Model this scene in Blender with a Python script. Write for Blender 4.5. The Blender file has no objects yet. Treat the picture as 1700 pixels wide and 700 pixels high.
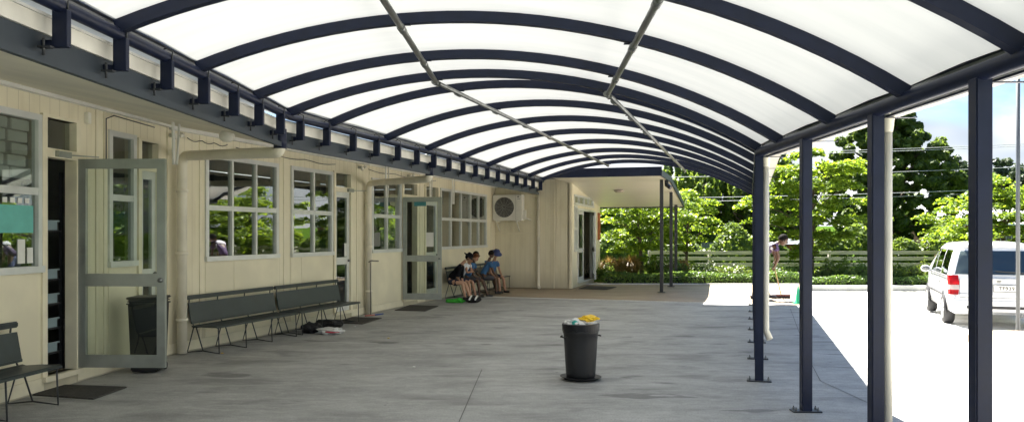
import bpy, bmesh, math, random
import numpy as np
from mathutils import Matrix, Vector, Quaternion
random.seed(7); rng = np.random.default_rng(7)
R = math.radians
SC = bpy.context.scene; COL = SC.collection
FO = 1350.0; CX = 850.0; CY = 388.0; H = 1.55      # camera constants measured from the photograph
I4 = Matrix.Identity(4)

# ------------------------------------------------------------------ helpers
W = {}
def empty(name, frame=I4, label=None, cat=None, group=None, kind=None):
    o = bpy.data.objects.new(name, None); COL.objects.link(o)
    o.empty_display_size = .2; o.matrix_basis = frame; W[o.name] = frame.copy()
    tag(o, label, cat, group, kind); return o
def tag(o, label=None, cat=None, group=None, kind=None):
    if label: o['label'] = label
    if cat: o['category'] = cat
    if group: o['group'] = group
    if kind: o['kind'] = kind
    return o
def link(o, parent=None, frame=None):
    COL.objects.link(o)
    if parent is not None:
        pw = W[parent.name]; fr = pw if frame is None else frame
        o.parent = parent; o.matrix_basis = pw.inverted() @ fr; W[o.name] = fr.copy()
    else:
        fr = I4 if frame is None else frame
        o.matrix_basis = fr; W[o.name] = fr.copy()
    return o
def obj(name, bm, mat, parent=None, frame=None, smooth=False):
    me = bpy.data.meshes.new(name)
    if isinstance(bm, bmesh.types.BMesh):
        bmesh.ops.recalc_face_normals(bm, faces=bm.faces); bm.to_mesh(me); bm.free()
    else: me.from_pydata(bm[0], [], bm[1]); me.update()
    for m in (mat if isinstance(mat, (list, tuple)) else [mat]): me.materials.append(m)
    if smooth:
        for p in me.polygons: p.use_smooth = True
    return link(bpy.data.objects.new(name, me), parent, frame)
def copy_tree(o, frame, label=None, group=None):
    c = o.copy(); COL.objects.link(c); c.matrix_basis = frame; W[c.name] = frame.copy()
    if label: c['label'] = label
    if group: c['group'] = group
    for ch in list(o.children):
        d = ch.copy(); COL.objects.link(d); d.parent = c
        for g in list(ch.children):
            e = g.copy(); COL.objects.link(e); e.parent = d
    return c
def T(x, y, z=0, rz=0): return Matrix.Translation((x, y, z)) @ Matrix.Rotation(rz, 4, 'Z')
NB = bmesh.new
def box(bm, x0, x1, y0, y1, z0, z1, mi=0):
    v = [bm.verts.new(p) for p in ((x0,y0,z0),(x1,y0,z0),(x1,y1,z0),(x0,y1,z0),(x0,y0,z1),(x1,y0,z1),(x1,y1,z1),(x0,y1,z1))]
    for q in ((3,2,1,0),(4,5,6,7),(0,1,5,4),(1,2,6,5),(2,3,7,6),(3,0,4,7)):
        f = bm.faces.new([v[i] for i in q]); f.material_index = mi
    return bm
def bbox(x0, x1, y0, y1, z0, z1, bev=.005, seg=2):
    bm = box(NB(), x0, x1, y0, y1, z0, z1)
    bmesh.ops.bevel(bm, geom=bm.edges[:], offset=bev, segments=seg, affect='EDGES'); return bm
def bar(bm, a, b, w, h=None, up=(0,0,1), mi=0, ext=0):
    """rectangular bar from a to b (w across, h along up)"""
    a = Vector(a); b = Vector(b); h = w if h is None else h
    d = (b-a).normalized(); a = a-d*ext; b = b+d*ext
    u = Vector(up); s = d.cross(u)
    if s.length < 1e-4: s = d.cross(Vector((1,0,0)))
    s.normalize(); u = s.cross(d).normalized()
    v = []
    for p in (a, b):
        for i, j in ((-1,-1),(1,-1),(1,1),(-1,1)): v.append(bm.verts.new(p+s*i*w/2+u*j*h/2))
    for q in ((0,1,2,3),(7,6,5,4),(0,4,5,1),(1,5,6,2),(2,6,7,3),(3,7,4,0)):
        f = bm.faces.new([v[i] for i in q]); f.material_index = mi
    return bm
def tube(bm, pts, r, n=10, cap=True, mi=0, rs=None):
    pts = [Vector(p) for p in pts]; rings = []; pn = None
    for i, p in enumerate(pts):
        if i == 0: d = pts[1]-p
        elif i == len(pts)-1: d = p-pts[i-1]
        else: d = (pts[i+1]-p).normalized()+(p-pts[i-1]).normalized()
        d.normalize()
        if pn is None:
            pn = d.cross(Vector((0,0,1)))
            if pn.length < .05: pn = d.cross(Vector((1,0,0)))
        pn = (pn-d*pn.dot(d)).normalized(); bn = d.cross(pn)
        rr = rs[i] if rs else r
        rings.append([bm.verts.new(p+(pn*math.cos(2*math.pi*k/n)+bn*math.sin(2*math.pi*k/n))*rr) for k in range(n)])
    for a, b in zip(rings, rings[1:]):
        for k in range(n):
            f = bm.faces.new((a[k], a[(k+1)%n], b[(k+1)%n], b[k])); f.smooth = True; f.material_index = mi
    if cap:
        f = bm.faces.new(rings[0][::-1]); f.material_index = mi; f = bm.faces.new(rings[-1]); f.material_index = mi
    return bm
def sweep(bm, pts, ups, w, h, mi=0):
    """rectangular section along a path with given up vectors"""
    rings = []; n = len(pts)
    for i in range(n):
        p = Vector(pts[i]); d = Vector(pts[min(i+1, n-1)])-Vector(pts[max(i-1, 0)]); d.normalize()
        u = Vector(ups[i]); s = d.cross(u).normalized(); u = s.cross(d)
        rings.append([bm.verts.new(p+s*a*w/2+u*b*h/2) for a, b in ((-1,-1),(1,-1),(1,1),(-1,1))])
    for a, b in zip(rings, rings[1:]):
        for k in range(4): bm.faces.new((a[k], a[(k+1)%4], b[(k+1)%4], b[k])).material_index = mi
    bm.faces.new(rings[0][::-1]); bm.faces.new(rings[-1]); return bm
def lathe(bm, prof, n=24, mat=I4, mi=0, smooth=True):
    rings = []
    for r, z in prof:
        if r < 1e-5: rings.append([bm.verts.new(mat @ Vector((0,0,z)))])
        else: rings.append([bm.verts.new(mat @ Vector((r*math.cos(2*math.pi*k/n), r*math.sin(2*math.pi*k/n), z))) for k in range(n)])
    for a, b in zip(rings, rings[1:]):
        for k in range(n):
            if len(a) == 1 and len(b) == 1: continue
            if len(a) == 1: q = (a[0], b[(k+1)%n], b[k])
            elif len(b) == 1: q = (a[k], a[(k+1)%n], b[0])
            else: q = (a[k], a[(k+1)%n], b[(k+1)%n], b[k])
            f = bm.faces.new(q); f.smooth = smooth; f.material_index = mi
    return bm
def quad(bm, *p, mi=0):
    f = bm.faces.new([bm.verts.new(q) for q in p]); f.material_index = mi; return f
def ell(bm, c, r, mat=None, seg=14, mi=0, noise=0, sd=0):
    """ellipsoid with optional lumps"""
    rr = random.Random(sd); M = Matrix.Translation(c) @ (mat or I4) @ Matrix.Diagonal((r[0], r[1], r[2], 1))
    res = bmesh.ops.create_uvsphere(bm, u_segments=seg, v_segments=max(6, seg*2//3), radius=1)
    for v in res['verts']:
        k = 1+noise*(rr.random()-.5)*2; v.co = M @ (v.co*k)
    fs = set(f for v in res['verts'] for f in v.link_faces)
    for f in fs: f.smooth = True; f.material_index = mi
    return bm

# ------------------------------------------------------------------ materials
def newmat(name):
    m = bpy.data.materials.new(name); m.use_nodes = True; nt = m.node_tree
    return m, nt, nt.nodes['Principled BSDF'], nt.nodes, nt.links
def ramp(N, cols):
    r = N.new('ShaderNodeValToRGB'); e = r.color_ramp.elements
    e[0].position, e[0].color = cols[0][0], (*cols[0][1], 1); e[1].position, e[1].color = cols[-1][0], (*cols[-1][1], 1)
    for p, c in cols[1:-1]: x = e.new(p); x.color = (*c, 1)
    return r
def M(name, c, rough=.6, metal=0, var=.12, scale=6, bump=0, bscale=60, spec=.5, stretch=None, dirt=0):
    m, nt, b, N, L = newmat(name)
    tc = N.new('ShaderNodeTexCoord'); mp = N.new('ShaderNodeMapping'); L.new(tc.outputs['Object'], mp.inputs[0])
    if stretch: mp.inputs['Scale'].default_value = stretch
    n = N.new('ShaderNodeTexNoise'); n.inputs['Scale'].default_value = scale; n.inputs['Detail'].default_value = 5
    L.new(mp.outputs[0], n.inputs['Vector'])
    lo = tuple(x*(1-var) for x in c); hi = tuple(min(1, x*(1+var)) for x in c)
    cols = [(.3, lo), (.7, hi)]
    if dirt: cols = [(.28, tuple(x*(1-dirt) for x in c)), (.42, lo), (.7, hi)]
    r = ramp(N, cols); L.new(n.outputs['Fac'], r.inputs[0]); L.new(r.outputs[0], b.inputs['Base Color'])
    b.inputs['Roughness'].default_value = rough; b.inputs['Metallic'].default_value = metal
    b.inputs['Specular IOR Level'].default_value = spec
    rr = N.new('ShaderNodeMapRange'); rr.inputs['To Min'].default_value = max(0, rough-.1); rr.inputs['To Max'].default_value = min(1, rough+.1)
    L.new(n.outputs['Fac'], rr.inputs[0]); L.new(rr.outputs[0], b.inputs['Roughness'])
    if bump:
        n2 = N.new('ShaderNodeTexNoise'); n2.inputs['Scale'].default_value = bscale; n2.inputs['Detail'].default_value = 3
        L.new(mp.outputs[0], n2.inputs['Vector'])
        bp = N.new('ShaderNodeBump'); bp.inputs['Strength'].default_value = bump; bp.inputs['Distance'].default_value = .01
        L.new(n2.outputs['Fac'], bp.inputs['Height']); L.new(bp.outputs[0], b.inputs['Normal'])
    return m
def leafmat(name, c, trans=.45, var=.35, spec=.3):
    m, nt, b, N, L = newmat(name)
    tc = N.new('ShaderNodeTexCoord'); n = N.new('ShaderNodeTexNoise'); n.inputs['Scale'].default_value = 1.6; n.inputs['Detail'].default_value = 6
    L.new(tc.outputs['Object'], n.inputs['Vector'])
    geo = N.new('ShaderNodeNewGeometry'); ad = N.new('ShaderNodeMath'); ad.operation = 'MULTIPLY_ADD'
    L.new(geo.outputs['Random Per Island'], ad.inputs[0]); ad.inputs[1].default_value = .5; 
    ml = N.new('ShaderNodeMath'); ml.operation = 'MULTIPLY'; ml.inputs[1].default_value = .6; L.new(n.outputs['Fac'], ml.inputs[0]); L.new(ml.outputs[0], ad.inputs[2])
    r = ramp(N, [(.2, (c[0]*(1-var), c[1]*(1-var*.8), c[2]*(1-var))), (.8, (c[0]*(1+var*1.3), c[1]*(1+var), c[2]*(1+var*.3)))])
    L.new(ad.outputs[0], r.inputs[0]); L.new(r.outputs[0], b.inputs['Base Color'])
    b.inputs['Roughness'].default_value = .45; b.inputs['Specular IOR Level'].default_value = spec
    t = N.new('ShaderNodeBsdfTranslucent'); hs = N.new('ShaderNodeHueSaturation'); hs.inputs['Hue'].default_value = .48; hs.inputs['Value'].default_value = 1.7
    hs.inputs['Saturation'].default_value = 1.1
    L.new(r.outputs[0], hs.inputs['Color']); L.new(hs.outputs[0], t.inputs['Color'])
    mx = N.new('ShaderNodeMixShader'); mx.inputs[0].default_value = trans
    L.new(b.outputs[0], mx.inputs[1]); L.new(t.outputs[0], mx.inputs[2]); L.new(mx.outputs[0], N['Material Output'].inputs[0])
    return m
def cladding():
    m, nt, b, N, L = newmat('cream_cladding')
    tc = N.new('ShaderNodeTexCoord'); sp = N.new('ShaderNodeSeparateXYZ'); L.new(tc.outputs['Object'], sp.inputs[0])
    # vertical grooves 150 mm apart
    fr = N.new('ShaderNodeMath'); fr.operation = 'MULTIPLY'; fr.inputs[1].default_value = 1/.15; L.new(sp.outputs[0], fr.inputs[0])
    f2 = N.new('ShaderNodeMath'); f2.operation = 'FRACT'; L.new(fr.outputs[0], f2.inputs[0])
    gr = N.new('ShaderNodeMath'); gr.operation = 'LESS_THAN'; gr.inputs[1].default_value = .04; L.new(f2.outputs[0], gr.inputs[0])
    n = N.new('ShaderNodeTexNoise'); n.inputs['Scale'].default_value = 1.3; n.inputs['Detail'].default_value = 7
    mp = N.new('ShaderNodeMapping'); mp.inputs['Scale'].default_value = (2.5, 1, .7); L.new(tc.outputs['Object'], mp.inputs[0]); L.new(mp.outputs[0], n.inputs['Vector'])
    r = ramp(N, [(.28, (.68, .615, .44)), (.45, (.79, .725, .54)), (.75, (.83, .765, .59))]); L.new(n.outputs['Fac'], r.inputs[0])
    # grime near the ground: splashed dirt with a ragged edge
    mr = N.new('ShaderNodeMapRange'); mr.inputs['From Min'].default_value = .0; mr.inputs['From Max'].default_value = .5; mr.inputs['To Min'].default_value = .9; mr.inputs['To Max'].default_value = 0
    L.new(sp.outputs[2], mr.inputs[0]); ml = N.new('ShaderNodeMath'); ml.operation = 'MULTIPLY'; L.new(mr.outputs[0], ml.inputs[0]); L.new(n.outputs['Fac'], ml.inputs[1])
    mx = N.new('ShaderNodeMix'); mx.data_type = 'RGBA'; L.new(ml.outputs[0], mx.inputs['Factor']); L.new(r.outputs[0], mx.inputs['A']); mx.inputs['B'].default_value = (.2, .17, .12, 1)
    mx2 = N.new('ShaderNodeMix'); mx2.data_type = 'RGBA'; mx2.inputs['B'].default_value = (.56, .50, .355, 1)
    L.new(gr.outputs[0], mx2.inputs['Factor']); L.new(mx.outputs['Result'], mx2.inputs['A']); L.new(mx2.outputs['Result'], b.inputs['Base Color'])
    bp = N.new('ShaderNodeBump'); bp.invert = True; bp.inputs['Strength'].default_value = .8; bp.inputs['Distance'].default_value = .006
    L.new(gr.outputs[0], bp.inputs['Height']); L.new(bp.outputs[0], b.inputs['Normal']); b.inputs['Roughness'].default_value = .6
    return m
def concrete(name, c, stains=True):
    m, nt, b, N, L = newmat(name); tc = N.new('ShaderNodeTexCoord')
    def noise(scale, vec=(1,1,1), det=6, dist=0, off=0):
        mp = N.new('ShaderNodeMapping'); mp.inputs['Scale'].default_value = vec; mp.inputs['Location'].default_value = (off, off, 0)
        mp.inputs['Rotation'].default_value = (0, 0, R(14)); L.new(tc.outputs['Object'], mp.inputs[0])
        n = N.new('ShaderNodeTexNoise'); n.inputs['Scale'].default_value = scale; n.inputs['Detail'].default_value = det; n.inputs['Distortion'].default_value = dist
        L.new(mp.outputs[0], n.inputs['Vector']); return n.outputs['Fac']
    base = ramp(N, [(.3, tuple(x*.78 for x in c)), (.5, c), (.72, tuple(x*1.2 for x in c))]); L.new(noise(.9, (1,1.6,1), 8, .4), base.inputs[0])
    cur = base.outputs[0]
    def mul(fac, lo, hi, a, bcol):
        nonlocal cur
        mr = N.new('ShaderNodeMapRange'); mr.inputs['From Min'].default_value = lo; mr.inputs['From Max'].default_value = hi; mr.inputs['To Max'].default_value = a
        L.new(fac, mr.inputs[0]); mx = N.new('ShaderNodeMix'); mx.data_type = 'RGBA'; mx.blend_type = 'MIX'
        L.new(mr.outputs[0], mx.inputs['Factor']); L.new(cur, mx.inputs['A']); mx.inputs['B'].default_value = (*bcol, 1); cur = mx.outputs['Result']
    if stains:
        mul(noise(4.5, (1,1.4,1), 8, .2, 40), .46, .62, .45, tuple(x*.72 for x in c)); mul(noise(9, (1,1.5,1), 8, .1, 60), .5, .68, .45, tuple(x*1.35 for x in c))
        mul(noise(1.1, (.85,1.9,1), 7, .5, 3), .52, .68, .68, tuple(x*.42 for x in c))      # long scuffed streaks
        mul(noise(2.2, (.6,2.4,1), 6, .6, 9), .56, .70, .5, tuple(x*1.5 for x in c))
        mul(noise(1.3, (.75,1.6,1), 5, .3, 21), .645, .69, .65, (.07,.07,.072))                 # dark damp patches
    mul(noise(60, (1,1,1), 3, 0, 5), .5, .68, .6, tuple(x*.5 for x in c)); mul(noise(110, (1,1,1), 2, 0, 15), .55, .7, .5, tuple(x*1.6 for x in c))
    v = N.new('ShaderNodeTexVoronoi'); v.inputs['Scale'].default_value = 1.7; L.new(tc.outputs['Object'], v.inputs['Vector'])
    mr = N.new('ShaderNodeMapRange'); mr.inputs['From Min'].default_value = .02; mr.inputs['From Max'].default_value = .035; mr.inputs['To Min'].default_value = .7; mr.inputs['To Max'].default_value = 0
    L.new(v.outputs['Distance'], mr.inputs[0]); mx = N.new('ShaderNodeMix'); mx.data_type = 'RGBA'; L.new(mr.outputs[0], mx.inputs['Factor']); L.new(cur, mx.inputs['A']); mx.inputs['B'].default_value = (.06,.055,.05,1)
    L.new(mx.outputs['Result'], b.inputs['Base Color'])
    b.inputs['Roughness'].default_value = .62; b.inputs['Specular IOR Level'].default_value = .35
    bp = N.new('ShaderNodeBump'); bp.inputs['Strength'].default_value = .25; bp.inputs['Distance'].default_value = .004; L.new(noise(45, (1,1,1), 4), bp.inputs['Height']); L.new(bp.outputs[0], b.inputs['Normal'])
    return m
def glassmat(name, tint=(.55,.6,.58), k=2.3, base=.10, solid=True):
    m, nt, b, N, L = newmat(name); N.remove(b)
    fr = N.new('ShaderNodeFresnel'); fr.inputs['IOR'].default_value = 1.5
    ma = N.new('ShaderNodeMath'); ma.operation = 'MULTIPLY_ADD'; ma.inputs[1].default_value = k; ma.inputs[2].default_value = base; ma.use_clamp = True
    L.new(fr.outputs[0], ma.inputs[0]); t = N.new('ShaderNodeBsdfTransparent'); t.inputs[0].default_value = (*tint, 1)
    g = N.new('ShaderNodeBsdfGlossy'); g.inputs['Roughness'].default_value = .012; g.inputs['Color'].default_value = (.92,.95,.93,1)
    n = N.new('ShaderNodeTexNoise'); n.inputs['Scale'].default_value = 1.2; bp = N.new('ShaderNodeBump'); bp.inputs['Strength'].default_value = .12; bp.inputs['Distance'].default_value = .02
    tc = N.new('ShaderNodeTexCoord'); L.new(tc.outputs['Object'], n.inputs['Vector'])
    L.new(n.outputs['Fac'], bp.inputs['Height']); L.new(bp.outputs[0], g.inputs['Normal'])
    mx = N.new('ShaderNodeMixShader'); L.new(ma.outputs[0], mx.inputs[0]); L.new(t.outputs[0], mx.inputs[1]); L.new(g.outputs[0], mx.inputs[2])
    if solid:                                  # the inner face of a pane must not act as a mirror
        ge = N.new('ShaderNodeNewGeometry'); s1 = N.new('ShaderNodeMath'); s1.operation = 'SUBTRACT'; s1.inputs[0].default_value = 1; L.new(ge.outputs['Backfacing'], s1.inputs[1])
        s2 = N.new('ShaderNodeMath'); s2.operation = 'MULTIPLY'; L.new(s1.outputs[0], s2.inputs[0]); L.new(ma.outputs[0], s2.inputs[1]); L.new(s2.outputs[0], mx.inputs[0])
    L.new(mx.outputs[0], N['Material Output'].inputs[0]); return m
def sheetmat():
    m, nt, b, N, L = newmat('opal_sheet')
    tc = N.new('ShaderNodeTexCoord'); mp = N.new('ShaderNodeMapping'); mp.inputs['Scale'].default_value = (.4, 5, 1); mp.inputs['Rotation'].default_value = (0,0,R(10)); L.new(tc.outputs['Object'], mp.inputs[0])
    n = N.new('ShaderNodeTexNoise'); n.inputs['Scale'].default_value = 1.2; n.inputs['Detail'].default_value = 6; L.new(mp.outputs[0], n.inputs['Vector'])
    r = ramp(N, [(.25, (.66,.68,.665)), (.6, (.74,.755,.735))]); L.new(n.outputs['Fac'], r.inputs[0])
    t = N.new('ShaderNodeBsdfTranslucent'); L.new(r.outputs[0], t.inputs[0]); L.new(r.outputs[0], b.inputs['Base Color']); b.inputs['Roughness'].default_value = .45
    mx = N.new('ShaderNodeMixShader'); mx.inputs[0].default_value = SHEET_T; L.new(b.outputs[0], mx.inputs[1]); L.new(t.outputs[0], mx.inputs[2]); L.new(mx.outputs[0], N['Material Output'].inputs[0]); return m
SHEET_T = .123
clad = cladding(); opal = sheetmat(); clads = M('cream_flat_sheet', (.80,.735,.55), .55, var=.07, scale=1.6, dirt=.1)
cream = M('cream_paint', (.79,.725,.55), .5, var=.06); creamp = M('cream_pipe_plastic', (.76,.71,.58), .4, var=.08, dirt=.15, scale=3)
soff = M('soffit_paint', (.80,.75,.60), .6, var=.07, scale=1.5, dirt=.12)
whitep = M('white_paint', (.74,.73,.68), .45, var=.06)
navy = M('navy_powdercoat', (.0065,.011,.032), .42, var=.18, scale=9, spec=.3)
fasc = M('slate_blue_fascia', (.026,.036,.048), .5, var=.2, scale=2)
gutc = M('cream_gutter', (.80,.77,.68), .4, var=.1, scale=3, dirt=.2)
alu = M('white_aluminium', (.66,.67,.65), .38, .25, var=.07)
greyalu = M('anodised_aluminium', (.36,.38,.35), .38, .55, var=.12)
steel = M('dull_galvanised_tube', (.22,.225,.22), .35, .8, var=.2, scale=12)
glass = glassmat('window_glass', (.72,.76,.73)); doorglass = glassmat('clear_door_glass', (.86,.9,.87), .8, .02)
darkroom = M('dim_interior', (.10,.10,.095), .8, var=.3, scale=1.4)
roofm = M('roof_metal', (.12,.14,.16), .5)
benchm = M('dark_green_grey_bench', (.030,.040,.042), .42, var=.25, scale=5, bump=.05)
rod = M('black_steel_rod', (.03,.032,.036), .4)
rubber = M('black_rubber', (.025,.025,.027), .7, bump=.3); binm = M('black_bin_plastic', (.010,.010,.011), .5, var=.3, scale=8)
matm = M('brown_coir_mat', (.045,.042,.036), .95, var=.4, scale=30, bump=.8)

# ------------------------------------------------------------------ plan geometry (x right, y away, metres)
bN = 34/FO; bF = 395/FO
def on(line, px):            # where the vertical plane x=a+b*y meets the sight line through picture column px
    a, b = line; y = a/((px-CX)/FO-b); return Vector((a+b*y, y, 0))
def gp(px, py, h=0):         # ground point seen at a picture position
    y = (H-h)*FO/(py-CY); return Vector(((px-CX)/FO*y, y, h))
WF = (-7.42, bF)
B = on(WF, 280); A = gp(0, 671)
bW = (B.x-A.x)/(B.y-A.y); WN = (A.x-bW*A.y, bW)
def frame(p, q):             # X along p->q, Y into the building, Z up
    d = (q-p).normalized(); m = Matrix(((d.x, -d.y, 0, p.x), (d.y, d.x, 0, p.y), (0,0,1,p.z), (0,0,0,1))); return m
Fend = on(WF, 822); FFr = frame(B, Fend); LF = (Fend-B).length
N0 = Vector((WN[0]+WN[1]*3.0, 3.0, 0)); NFr = frame(N0, B); LN = (B-N0).length
def sF(px): return (on(WF, px)-B).length*(1 if px > 280 else -1)
def sN(px): return (on(WN, px)-N0).dot((B-N0).normalized())
def fw(s, out, h): return FFr @ Vector((s, -out, h))
eN = (-2.82, bN); eF = (-5.25, bF); tN = (-2.72, bN); tF = (-5.16, bF); rN = (2.39, bN); rF = (.097, bF)
def cross(l, m): y = (m[0]-l[0])/(l[1]-m[1]); return Vector((l[0]+l[1]*y, y, 0))
def aty(l, y, z=0): return Vector((l[0]+l[1]*y, y, z))
EK = cross(eN, eF); TK = cross(tN, tF); RK = cross(rN, rF)

# ------------------------------------------------------------------ building
bld = empty('school_building', FFr, 'single storey cream timber clad school building with white framed windows, down the left side', 'building')
def wall(name, frm, L0, L1, h0, h1, holes, mat=clad, th=.12):
    xs = sorted(set([L0, L1]+[v for h in holes for v in h[:2]])); zs = sorted(set([h0, h1]+[v for h in holes for v in h[2:]]))
    bm = NB()
    def solid(i, j):
        if i < 0 or j < 0 or i >= len(xs)-1 or j >= len(zs)-1: return False
        x = (xs[i]+xs[i+1])/2; z = (zs[j]+zs[j+1])/2
        return not any(a < x < b and c < z < d for a, b, c, d in holes)
    for i in range(len(xs)-1):
        for j in range(len(zs)-1):
            if not solid(i, j): continue
            x0, x1, z0, z1 = xs[i], xs[i+1], zs[j], zs[j+1]
            quad(bm, (x0,0,z0), (x1,0,z0), (x1,0,z1), (x0,0,z1)); quad(bm, (x1,th,z0), (x0,th,z0), (x0,th,z1), (x1,th,z1))
            if not solid(i-1, j): quad(bm, (x0,th,z0), (x0,0,z0), (x0,0,z1), (x0,th,z1))
            if not solid(i+1, j): quad(bm, (x1,0,z0), (x1,th,z0), (x1,th,z1), (x1,0,z1))
            if not solid(i, j-1): quad(bm, (x0,th,z0), (x1,th,z0), (x1,0,z0), (x0,0,z0))
            if not solid(i, j+1): quad(bm, (x0,0,z1), (x1,0,z1), (x1,th,z1), (x0,th,z1))
    bmesh.ops.remove_doubles(bm, verts=bm.verts, dist=1e-5)
    return obj(name, bm, mat, bld, frm)
def window(frm, s0, s1, h0, h1, cols, mid, label=None, m=alu, g=glass, y=0.0):
    """cols: fractions of mullions; mid: height of the cross rail or None"""
    bm = NB(); e = .05
    box(bm, s0-.015, s1+.015, y-.025, y+.05, h1-e, h1+.01); box(bm, s0-.02, s1+.02, y-.045, y+.05, h0-.015, h0+e)
    box(bm, s0-.015, s0+e, y-.024, y+.049, h0+e, h1-e); box(bm, s1-e, s1+.015, y-.024, y+.049, h0+e, h1-e)
    xs = [s0+e]+[s0+(s1-s0)*c for c in cols]+[s1-e]
    for x in xs[1:-1]: box(bm, x-.022, x+.022, y-.022, y+.045, h0+e, h1-e)
    if mid:
        for a, b in zip(xs, xs[1:]):
            a2 = a+(.022 if a != xs[0] else 0); b2 = b-(.022 if b != xs[-1] else 0)
            box(bm, a2, b2, y-.020, y+.044, mid-.035, mid+.035)
            # sash lips
            box(bm, a2, b2, y-.028, y-.0205, mid+.012, mid+.03)
    w = obj('window', bm, m, bld, frm)
    bm = NB(); box(bm, s0+.02, s1-.02, y+.012, y+.018, h0+.02, h1-.02); obj('glass_pane', bm, g, w, frm)
    if label: w['label'] = label
    return w
leafs = []
def leaf(frm, w, h, hinge='left', m=greyalu, name='door', midh=.9, bars=True):
    """glazed door leaf in its own frame: x 0..w, bottom z 0"""
    bm = NB(); st = .085
    box(bm, 0, st, -.022, .022, 0, h); box(bm, w-st, w, -.022, .022, 0, h)
    box(bm, st, w-st, -.021, .021, 0, .13); box(bm, st, w-st, -.021, .021, h-.10, h); box(bm, st, w-st, -.021, .021, midh-.055, midh+.075)
    d = obj(name, bm, m, bld, frm)
    bm = NB(); box(bm, st-.01, w-st+.01, -.004, .004, .12, midh-.05); box(bm, st-.01, w-st+.01, -.004, .004, midh+.07, h-.09)
    obj('glass_pane', bm, doorglass, d, frm)
    bm = NB(); kx = w-st/2 if hinge == 'left' else st/2
    for sgn in (-1, 1):
        lathe(bm, [(0,0),(.024,.0),(.026,.02),(.012,.03),(.012,.045),(.026,.055),(.022,.075),(0,.08)], 12, Matrix.Translation((kx, sgn*.022, midh+.01)) @ Matrix.Rotation(R(90)*sgn, 4, 'X'))
    obj('door_knob', bm, steel, d, frm); return d

WB, WT, WM = 1.19, 2.64, 1.91
DT, DB = 2.33, .15
FH = []; NH = []
wA = (sF(341), sF(460)); wB_ = (sF(483), sF(551)); wC = (sF(617), sF(665)); wD = (sF(731), sF(807))
dC = (sF(554), sF(582)); dD = (sF(668), sF(692)); dE = (sF(705), sF(727))
for a, b in (wA, wB_, wC, wD): FH.append((a+.0, b, WB, WT))
for a, b in (dC, dD, dE): FH.append((a, b, DB, DT+.02)); FH.append((a, b, DT+.07, WT))
wall('wall', FFr, 0, LF, 0, 2.93, FH)
w0 = (1.2, sN(66)); w1 = (sN(180), sN(223)); dA = (sN(70), sN(127)); dB_ = (sN(229), sN(262))
NH = [(w0[0], w0[1], WB, 2.70), (w1[0], w1[1], WB, 2.70), (dA[0], dA[1], DB, DT+.02), (dA[0], dA[1], DT+.07, 2.70), (dB_[0], dB_[1], DB, DT+.02), (dB_[0], dB_[1], DT+.07, 2.66)]
wall('wall', NFr, 0, LN, 0, 2.95, NH)
bld.children[-1]['label'] = 'near stretch of wall angled towards the viewer'
window(FFr, *wA, WB, WT, [1/3, 2/3], WM); window(FFr, *wB_, WB, WT, [.52], WM)
window(FFr, *wC, WB, WT, [.5], WM); window(FFr, *wD, WB, WT, [.2,.41,.62,.81], WM)
nw0 = window(NFr, *w0, WB, 2.70, [.2,.4,.6,.8], 1.96); window(NFr, *w1, WB, 2.70, [], 1.96)
for fr_, (a, b), t in ((FFr, dC, WT), (FFr, dD, WT), (FFr, dE, WT), (NFr, dA, 2.70), (NFr, dB_, 2.66)):
    bm = NB(); e = .04                                                     # door frames with their fanlights
    box(bm, a-.03, a+e, -.03, .10, DB, t); box(bm, b-e, b+.03, -.03, .10, DB, t)
    box(bm, a-.03, b+.03, -.032, .102, t, t+.03); box(bm, a+e, b-e, -.031, .10, DT-.02, DT+.07); box(bm, a-.03, b+.03, -.06, .10, DB-.05, DB)
    d = obj('door_frame', bm, cream, bld, fr_)
    bm = NB(); box(bm, a+e, b-e, .05, .056, DT+.07, t); obj('fanlight', bm, glass, d, fr_)
# closed doors and the two standing open
def sub(frm, s, y, z, rz=0): return frm @ T(s, y, z, rz)
leaf(sub(FFr, dC[0]+.04, .03, DB), dC[1]-dC[0]-.08, DT-DB-.02, m=alu)
leaf(sub(FFr, dE[0]+.04, .03, DB), dE[1]-dE[0]-.08, DT-DB-.02, m=alu)
leaf(sub(NFr, dB_[0]+.04, .03, DB), dB_[1]-dB_[0]-.08, DT-DB-.02, m=alu)
hp = on(WN, 130); q = gp(272, 0+388+1, 0)
d1 = leaf(T(hp.x+.02, hp.y-.03, DB+.01, R(-2)), .925, 2.17, name='open_door')
d1['label'] = 'near glazed door standing open towards the viewer'
hp4 = on(WF, 668)
d4 = leaf(T(hp4.x+.02, hp4.y-.05, DB+.01, R(-4)), .83, 2.17, name='open_door', midh=.86)
d4['label'] = 'far glazed door standing open beside the seated children'
bm = NB(); box(bm, .24, .50, -.009, -.006, 1.98, 2.09); obj('door_sign', bm, M('teal_sign', (.05,.22,.24), .5), d4, W[d4.name])
bm = NB(); box(bm, .50, .66, -.009, -.006, 1.12, 1.42); obj('paper_notice', bm, whitep, d4, W[d4.name])
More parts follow.
